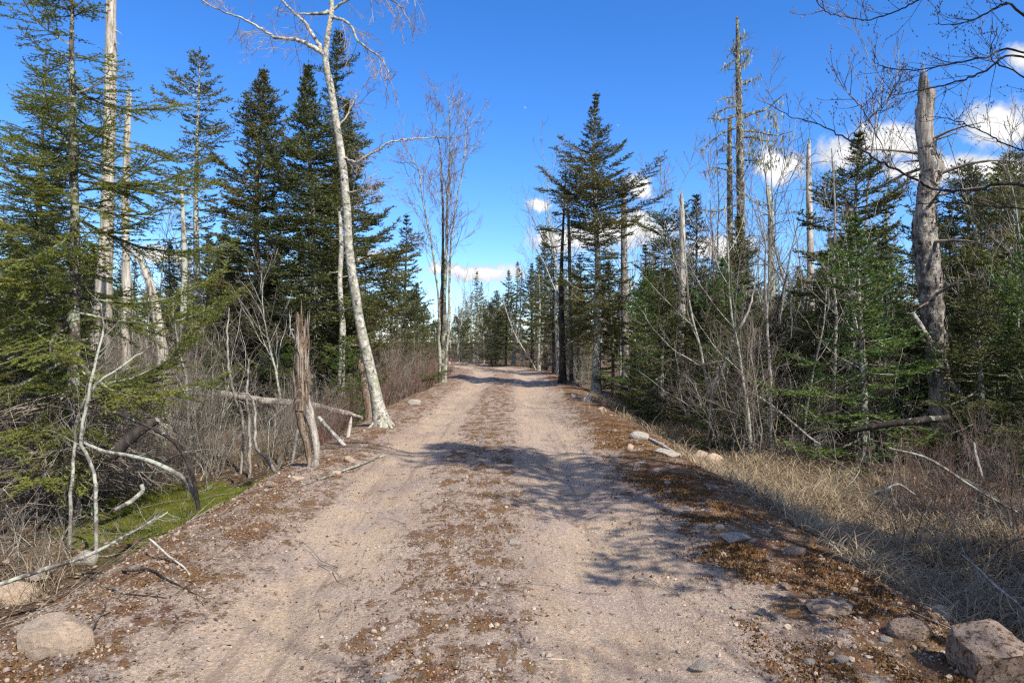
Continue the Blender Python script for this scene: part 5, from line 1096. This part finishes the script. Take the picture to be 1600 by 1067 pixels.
def rocks():
    rng = np.random.default_rng(400)
    def rock(label, px, py, wpx, hpx, mat, seed, sink=0.3, rz=None, sub=3, name='rock', depth=0.85, tilt=(0, 0), group=None, planes=11):
        b = G(px, py); sw = wpx * b[1] / FPX / 2; hm = hpx * b[1] / FPX; sn = (H0 - b[2]) / math.hypot(b[1], H0)
        hv = max(0.3 * hm, hm - 1.1 * depth * sw * sn); sh = hv / (1.5 * (1.0 - sink))
        me = rock_mesh(seed, mat, flat=1.0, sub=sub, planes=planes, blocky=seed == 2); o = link(name, me, label=label, cat='rock', group=group)
        o.location = (b[0], b[1] + sw * depth * 0.7, b[2] + hv - 0.75 * sh); o.scale = (sw * 1.25, sw * depth, sh); o.rotation_euler = (tilt[0], tilt[1], rng.uniform(-0.3, 0.3) if rz is None else rz)
    L = [('rounded pinkish-tan boulder half sunk in the left verge', 64, 1018, 108, 56, M_ROCK, 1, 0.5), ('big rough slab boulder standing at the lower right corner', 1572, 1084, 118, 128, M_ROCKM, 2, 0.2),
         ('flat pinkish slab bedded at the right moss edge', 1312, 958, 78, 26, M_ROCKM, 3, 0.35), ('white-ended stone on the right moss bank, largest near the grass', 1152, 846, 44, 15, M_ROCKW, 4, 0.3), ('small smooth grey stone just above the white-ended one', 1126, 829, 14, 10, M_ROCKW, 5, 0.3),
         ('rounded brown-grey stone at the shaded grass edge of the right bank', 1245, 868, 34, 18, M_ROCKM, 6, 0.3), ('white stone under the grey branch at the left road edge', 122, 886, 36, 26, M_ROCKW, 7, 0.2), ('thin white stone beside the lying grey branch, left of the bigger white one', 52, 908, 34, 14, M_ROCKW, 8, 0.3),
         ('pinkish slab at the left edge above the rounded boulder', 6, 944, 60, 34, M_ROCK, 9, 0.35), ('small pink slab touching the foot of the rounded boulder', 52, 1032, 34, 20, M_ROCK, 10, 0.4), ('left one of two blocky tan stones in the dry grass', 1096, 724, 23, 22, M_ROCK, 11, 0.15),
         ('right one of two blocky tan stones in the dry grass', 1118, 733, 26, 23, M_ROCK, 12, 0.15), ('long flat pale stone on the right bank beside the split stick', 1042, 712, 40, 13, M_ROCKW, 13, 0.3), ('flat pale stone at the upper end of the split stick', 1002, 686, 28, 12, M_ROCKW, 14, 0.3),
         ('round white rock at the right road edge below the spire-topped fir', 918, 628, 18, 12, M_ROCKW, 15, 0.2), ('smaller white rock left of the round one below the spire-topped fir', 898, 622, 14, 7, M_ROCKW, 16, 0.3), ('tilted pink stone just past the white rocks on the right bank', 942, 644, 14, 8, M_ROCK, 17, 0.2),
         ('white rock on the left bank between the birch and the maple clump', 648, 632, 19, 9, M_ROCKW, 18, 0.2), ('pale grey stone bedded in the middle of the road', 802, 850, 20, 8, M_ROCKW, 19, 0.4), ('half-buried pale stone at the bottom of the frame in the middle of the road', 608, 1066, 26, 13, M_ROCKW, 20, 0.4),
         ('white lump of stone on the right gravel at the bottom of the frame', 1098, 1050, 30, 20, M_ROCKW, 21, 0.3), ('rounded white stone on the right shoulder above the white lump', 1152, 952, 13, 10, M_ROCKW, 22, 0.2), ('pale quartz stone on the right shoulder near the mossy edge', 1192, 962, 13, 12, M_ROCKW, 23, 0.2),
         ('grey-green lichened stone on the brown moss at the lower right', 1318, 1036, 17, 16, M_ROCKW, 24, 0.2), ('smooth grey rock half in shade left of the big slab boulder', 1434, 1000, 60, 34, M_ROCKM, 25, 0.3), ('pale rounded stone just left of the big slab boulder', 1478, 968, 34, 28, M_ROCKW, 26, 0.2),
         ('whitish pebble-like stone wedged against the big slab boulder', 1499, 956, 15, 20, M_ROCKW, 27, 0.2), ('pink stone on the left bank below the rotten stump', 522, 742, 16, 9, M_ROCK, 28, 0.3), ('flat pink stone on the left bank left of the rotten stump foot', 462, 752, 22, 10, M_ROCK, 29, 0.3), ('tan stone at the bank edge between the stump and the birch', 545, 722, 17, 10, M_ROCK, 30, 0.3),
         ('grey stone beside the mossy patch at the road edge', 420, 762, 24, 12, M_ROCKM, 31, 0.3), ('long flat tan rock under the dry grass at the right ditch', 1150, 745, 44, 14, M_ROCKM, 32, 0.3), ('small pink stone on the right gravel shoulder', 985, 702, 12, 8, M_ROCK, 33, 0.3), ('pale slab in the dry grass right of the two blocky stones', 1290, 760, 40, 16, M_ROCKM, 34, 0.3),
         ('white stone half hidden at the left end of the lying grey branch', 26, 922, 24, 14, M_ROCKW, 35, 0.3), ('white stone by the road where it bends far ahead', 700, 570, 10, 5, M_ROCKW, 36, 0.2)]
    for t in L:
        rock(*t, sub=5 if t[3] > 60 else 3, tilt=(0.30, -0.22) if t[6] == 2 else (0, 0), planes=14 if t[6] == 2 else 26 if t[6] == 1 else 11, depth=1.1 if t[6] == 2 else 0.85)
    # lesser stones of the verges
    k = 0
    for i in range(70):
        side = rng.choice([-1, 1]); y = 3.0 + 13 * rng.random() ** 1.6; u = side * rng.uniform(1.6, 2.75); x = u + float(road_c(y)); px = CX + FPX * x / y; py = CY + FPX * (H0 - float(H(x, y))) / y
        if not (0 < px < 1600 and 560 < py < 1060): continue
        w_ = rng.uniform(0.016, 0.042) * (1 if rng.random() < 0.85 else 1.5); me = rock_mesh(600 + i % 8, [M_ROCK, M_ROCKW, M_ROCKM][i % 3], flat=0.7, sub=2) if len(PEB) < 24 else PEB[i % 24]
        if len(PEB) < 24: PEB.append(me)
        col = ['tan', 'pale', 'brown'][[M_ROCK, M_ROCKW, M_ROCKM].index(me.materials[0])]; sd = 'left' if side < 0 else 'right'; far = 'close to the camera' if y < 5 else 'below the stump' if side < 0 and y < 11 else 'beside the dry grass' if y < 11 else 'toward the far trees'
        o = link('stone', me, label='small %s stone bedded in the mossy %s verge %s' % (col, sd, far), cat='stone', group='small %s stones in the %s verge %s' % (col, sd, far))
        o.location = (x, y, float(H(x, y)) + w_ * 0.15); o.scale = (w_, w_ * rng.uniform(0.6, 0.9), w_ * rng.uniform(0.6, 0.9)); o.rotation_euler = (0, 0, rng.uniform(0, 6.28))
PEB = []
rocks()


# ------------------------------------------------------------------ uncountable ground cover
def cover():
    rng = np.random.default_rng(500)
    # loose gravel
    n = 34000
    y = 2.3 * (11.0 / 2.3) ** (rng.random(n) ** 1.15); u = rng.uniform(-3.0, 2.8, n)
    tr = np.minimum(np.abs(u + 1.2), np.abs(u - 0.75)); keep = rng.random(n) < 0.25 + 0.75 * sst(tr, 0.2, 0.6); y, u = y[keep], u[keep]; x = u + road_c(y); n = len(x)
    s = 0.0025 + 0.006 * rng.random(n) ** 3 + 0.016 * (rng.random(n) < 0.03) * rng.random(n)
    g = (1 + 5 ** 0.5) / 2
    ico = nrm(np.array([(-1, g, 0), (1, g, 0), (-1, -g, 0), (1, -g, 0), (0, -1, g), (0, 1, g), (0, -1, -g), (0, 1, -g), (g, 0, -1), (g, 0, 1), (-g, 0, -1), (-g, 0, 1)], float))
    icf = np.array([(0, 11, 5), (0, 5, 1), (0, 1, 7), (0, 7, 10), (0, 10, 11), (1, 5, 9), (5, 11, 4), (11, 10, 2), (10, 7, 6), (7, 1, 8), (3, 9, 4), (3, 4, 2), (3, 2, 6), (3, 6, 8), (3, 8, 9), (4, 9, 5), (2, 4, 11), (6, 2, 10), (8, 6, 7), (9, 8, 1)])
    V = ico[None] * rng.uniform(0.65, 1.25, (n, 12, 1)) * (s[:, None, None] * rng.uniform(0.6, 1.3, (n, 1, 3)))
    V = V + np.stack([x, y, H(x, y) + s * 0.25], 1)[:, None]
    link('gravel', mesh('gravel', [(V.reshape(-1, 3), (np.arange(n)[:, None, None] * 12 + icf[None]).reshape(-1, 3), M_STONE, {'tint': np.repeat(np.clip(rng.normal(0.42, 0.25, n), 0, 1), 12)})], smooth=False), kind='stuff')
    # moss standing up on the verges and the middle strip
    n = 90000
    y = 2.4 * (13.0 / 2.4) ** rng.random(n); u = np.where(rng.random(n) < 0.7, rng.normal(2.0, 0.36, n), np.where(rng.random(n) < 0.7, rng.normal(-2.25, 0.36, n), rng.normal(-0.24, 0.34, n))); x = u + road_c(y)
    m = vn(x * 3.1, y * 2.6, 71) * 0.6 + vn(x * 9, y * 8, 72) * 0.4 + np.where(u > 1.4, 0.10, np.where(u < -1, -0.06, 0.0)) - np.where(np.abs(u + 0.2) < 0.9, 0.04, 0); k = (m > 0.56) & (u < 2.75) & (u > -2.9); x, y, m = x[k], y[k], m[k]; n = len(x)
    B = np.stack([x, y, H(x, y) - 0.003], 1); hgt = rng.uniform(0.008, 0.022, n) * (0.7 + 2 * (m - 0.56)); a = rng.uniform(0, 6.283, n); wv = np.stack([np.cos(a), np.sin(a), np.zeros(n)], 1) * (hgt * rng.uniform(0.35, 0.8, n))[:, None]
    tip = B + np.stack([rng.normal(0, 0.35, n), rng.normal(0, 0.35, n), np.ones(n)], 1) * hgt[:, None]
    link('brown_moss', mesh('brown_moss', [(np.stack([B - wv, B + wv, tip], 1).reshape(-1, 3), np.arange(3 * n).reshape(-1, 3), M_MOSSTUFT, {'tint': np.repeat(np.clip(rng.normal(0.45, 0.25, n), 0, 1), 3)})], smooth=False), kind='stuff')
    # fallen leaves and chips
    def leaves(x, y, smin, smax):
        n = len(x); B = np.stack([x, y, H(x, y) + 0.006], 1); a = rng.uniform(0, 6.283, n); s = rng.uniform(smin, smax, n)
        dx_ = np.stack([np.cos(a), np.sin(a), rng.normal(0, 0.3, n)], 1) * s[:, None]; dy_ = np.stack([-np.sin(a), np.cos(a), rng.normal(0, 0.35, n)], 1) * (s * rng.uniform(0.35, 0.7, n))[:, None]; up = np.array([0, 0, 1.0]) * (s * rng.uniform(0.0, 0.5, n))[:, None]
        V = np.stack([B - dx_, B - dy_ + up * 0.3, B + dx_ + up * 0.4, B + dy_ + up], 1).reshape(-1, 3); i = np.arange(n)[:, None] * 4
        F = np.concatenate([i + np.array([[0, 1, 3]]), i + np.array([[1, 2, 3]])]); return V, F, M_LEAF, {'tint': np.repeat(rng.random(n) ** 1.3, 4)}
    n = 34000; y = 3.6 * (24 / 3.6) ** rng.random(n); x = rng.uniform(-1, 1, n) * (3 + y * 0.85); u = x - road_c(y); k = (np.abs(u) > 2.75) & (((x + 4.05) / 0.9) ** 2 + ((y - 8.5) / 1.1) ** 2 > 1)
    link('leaf_litter', mesh('leaf_litter', [leaves(x[k], y[k], 0.014, 0.038)], smooth=False), kind='stuff')
    n = 14000; y = 2.4 * (20 / 2.4) ** rng.random(n); u = np.where(rng.random(n) < 0.62, rng.normal(-2.3, 0.45, n), np.where(rng.random(n) < 0.5, rng.normal(2.2, 0.4, n), rng.normal(-0.25, 0.4, n))); x = u + road_c(y)
    link('road_litter', mesh('road_litter', [leaves(x, y, 0.005, 0.017)], smooth=False), kind='stuff')
    # twigs fallen everywhere off the road
    pol = []
    for _ in range(2600):
        y = 3.6 * (20 / 3.6) ** rng.random(); x = rng.uniform(-1, 1) * (3 + y * 0.8)
        if abs(x - float(road_c(y))) < 2.6 and rng.random() > 0.05: continue
        a = rng.uniform(0, 6.283); Lt = rng.uniform(0.12, 0.7); q = np.array([math.cos(a), math.sin(a)]); t = np.linspace(0, 1, 4); xy = np.array([x, y]) + q * (Lt * t)[:, None] + rng.normal(0, 0.025, (4, 2)) * Lt
        pol.append((np.concatenate([xy, (H(xy[:, 0], xy[:, 1]) + 0.012 + rng.uniform(0, 0.12) * t * rng.choice([0, 1]))[:, None]], 1), np.linspace(1, 0.4, 4) * rng.uniform(0.002, 0.006)))
    h_ = len(pol) // 2
    link('twig_litter', mesh('twig_litter', [(*tubes(pol[:h_], 3), M_TWIG), (*tubes(pol[h_:], 3), M_PALETWIG)]), kind='stuff')
    # grass: blades bent over at random
    def blades(name, cx_, cy_, hmin, hmax, per, mat, wdt, bend, rad):
        m = len(cx_); N = m * per; bx = np.repeat(cx_, per) + rng.normal(0, rad, N); by = np.repeat(cy_, per) + rng.normal(0, rad, N)
        lean = np.repeat(rng.uniform(0, 6.283, m), per) + rng.normal(0, 0.65, N); hh = rng.uniform(hmin, hmax, N) * np.repeat(rng.uniform(0.7, 1.15, m), per); bd = rng.uniform(*bend, N)
        t = np.linspace(0, 1, 5); q = np.stack([np.cos(lean), np.sin(lean)], 1)
        th = bd[:, None] * t[None] ** 1.0
        dr = np.cumsum(np.concatenate([np.zeros((N, 1)), np.sin(th[:, 1:])], 1), 1) * (hh / 4)[:, None]; dzz = np.cumsum(np.concatenate([np.zeros((N, 1)), np.cos(th[:, 1:])], 1), 1) * (hh / 4)[:, None]
        c = np.stack([bx[:, None] + q[:, 0:1] * dr, by[:, None] + q[:, 1:2] * dr, np.maximum(H(bx, by)[:, None] - 0.01 + dzz, (H(bx, by) + 0.01)[:, None])], 2)
        sa = lean + math.pi / 2 + rng.normal(0, 0.5, N); sv = np.stack([np.cos(sa), np.sin(sa), np.zeros(N)], 1); wd_ = wdt * rng.uniform(0.6, 1.3, N)[:, None] * (1 - t ** 2 * 0.85)[None]
        V = np.stack([c - sv[:, None] * wd_[..., None], c + sv[:, None] * wd_[..., None]], 2).reshape(-1, 3)
        i = (np.arange(N)[:, None] * 10 + np.arange(4)[None] * 2).reshape(-1, 1); F = i + np.array([[0, 1, 3, 2]])
        link(name, mesh(name, [(V, F, mat, {'tint': np.repeat(np.clip(rng.normal(0.5, 0.25, N), 0, 1), 10)})]), kind='stuff')
    y = 4.6 * (21 / 4.6) ** rng.random(2300); u = 2.75 + np.abs(rng.normal(0, 1.5, 2300)); x = u + road_c(y); k = (vn(x * 1.1, y * 0.8, 91) > 0.42) & (u < 7)
    blades('dry_grass', x[k], y[k], 0.16, 0.50, 26, M_GRASS, 0.0046, (1.3, 3.6), 0.10)
    y = 4.6 * (26 / 4.6) ** rng.random(420); u = -3.1 - np.abs(rng.normal(0, 0.8, 420)); x = u + road_c(y); k = (vn(x * 0.9, y * 0.7, 92) > 0.5) & (((x + 4.05) / 0.9) ** 2 + ((y - 8.5) / 1.1) ** 2 > 1)
    blades('dry_grass', x[k], y[k], 0.15, 0.42, 34, M_GRASS, 0.0022, (0.5, 2.3), 0.09)
    a = rng.uniform(0, 6.283, 900); rr = np.sqrt(rng.random(900)); x = -4.15 + 1.15 * rr * np.cos(a); y = 8.4 + 1.35 * rr * np.sin(a); k = vn(x * 3, y * 3, 95) > 0.42; x, y = x[k], y[k]
    blades('green_grass', x, y, 0.025, 0.09, 26, M_GREENGRASS, 0.0022, (0.2, 1.6), 0.06)
cover()
settle_labels()
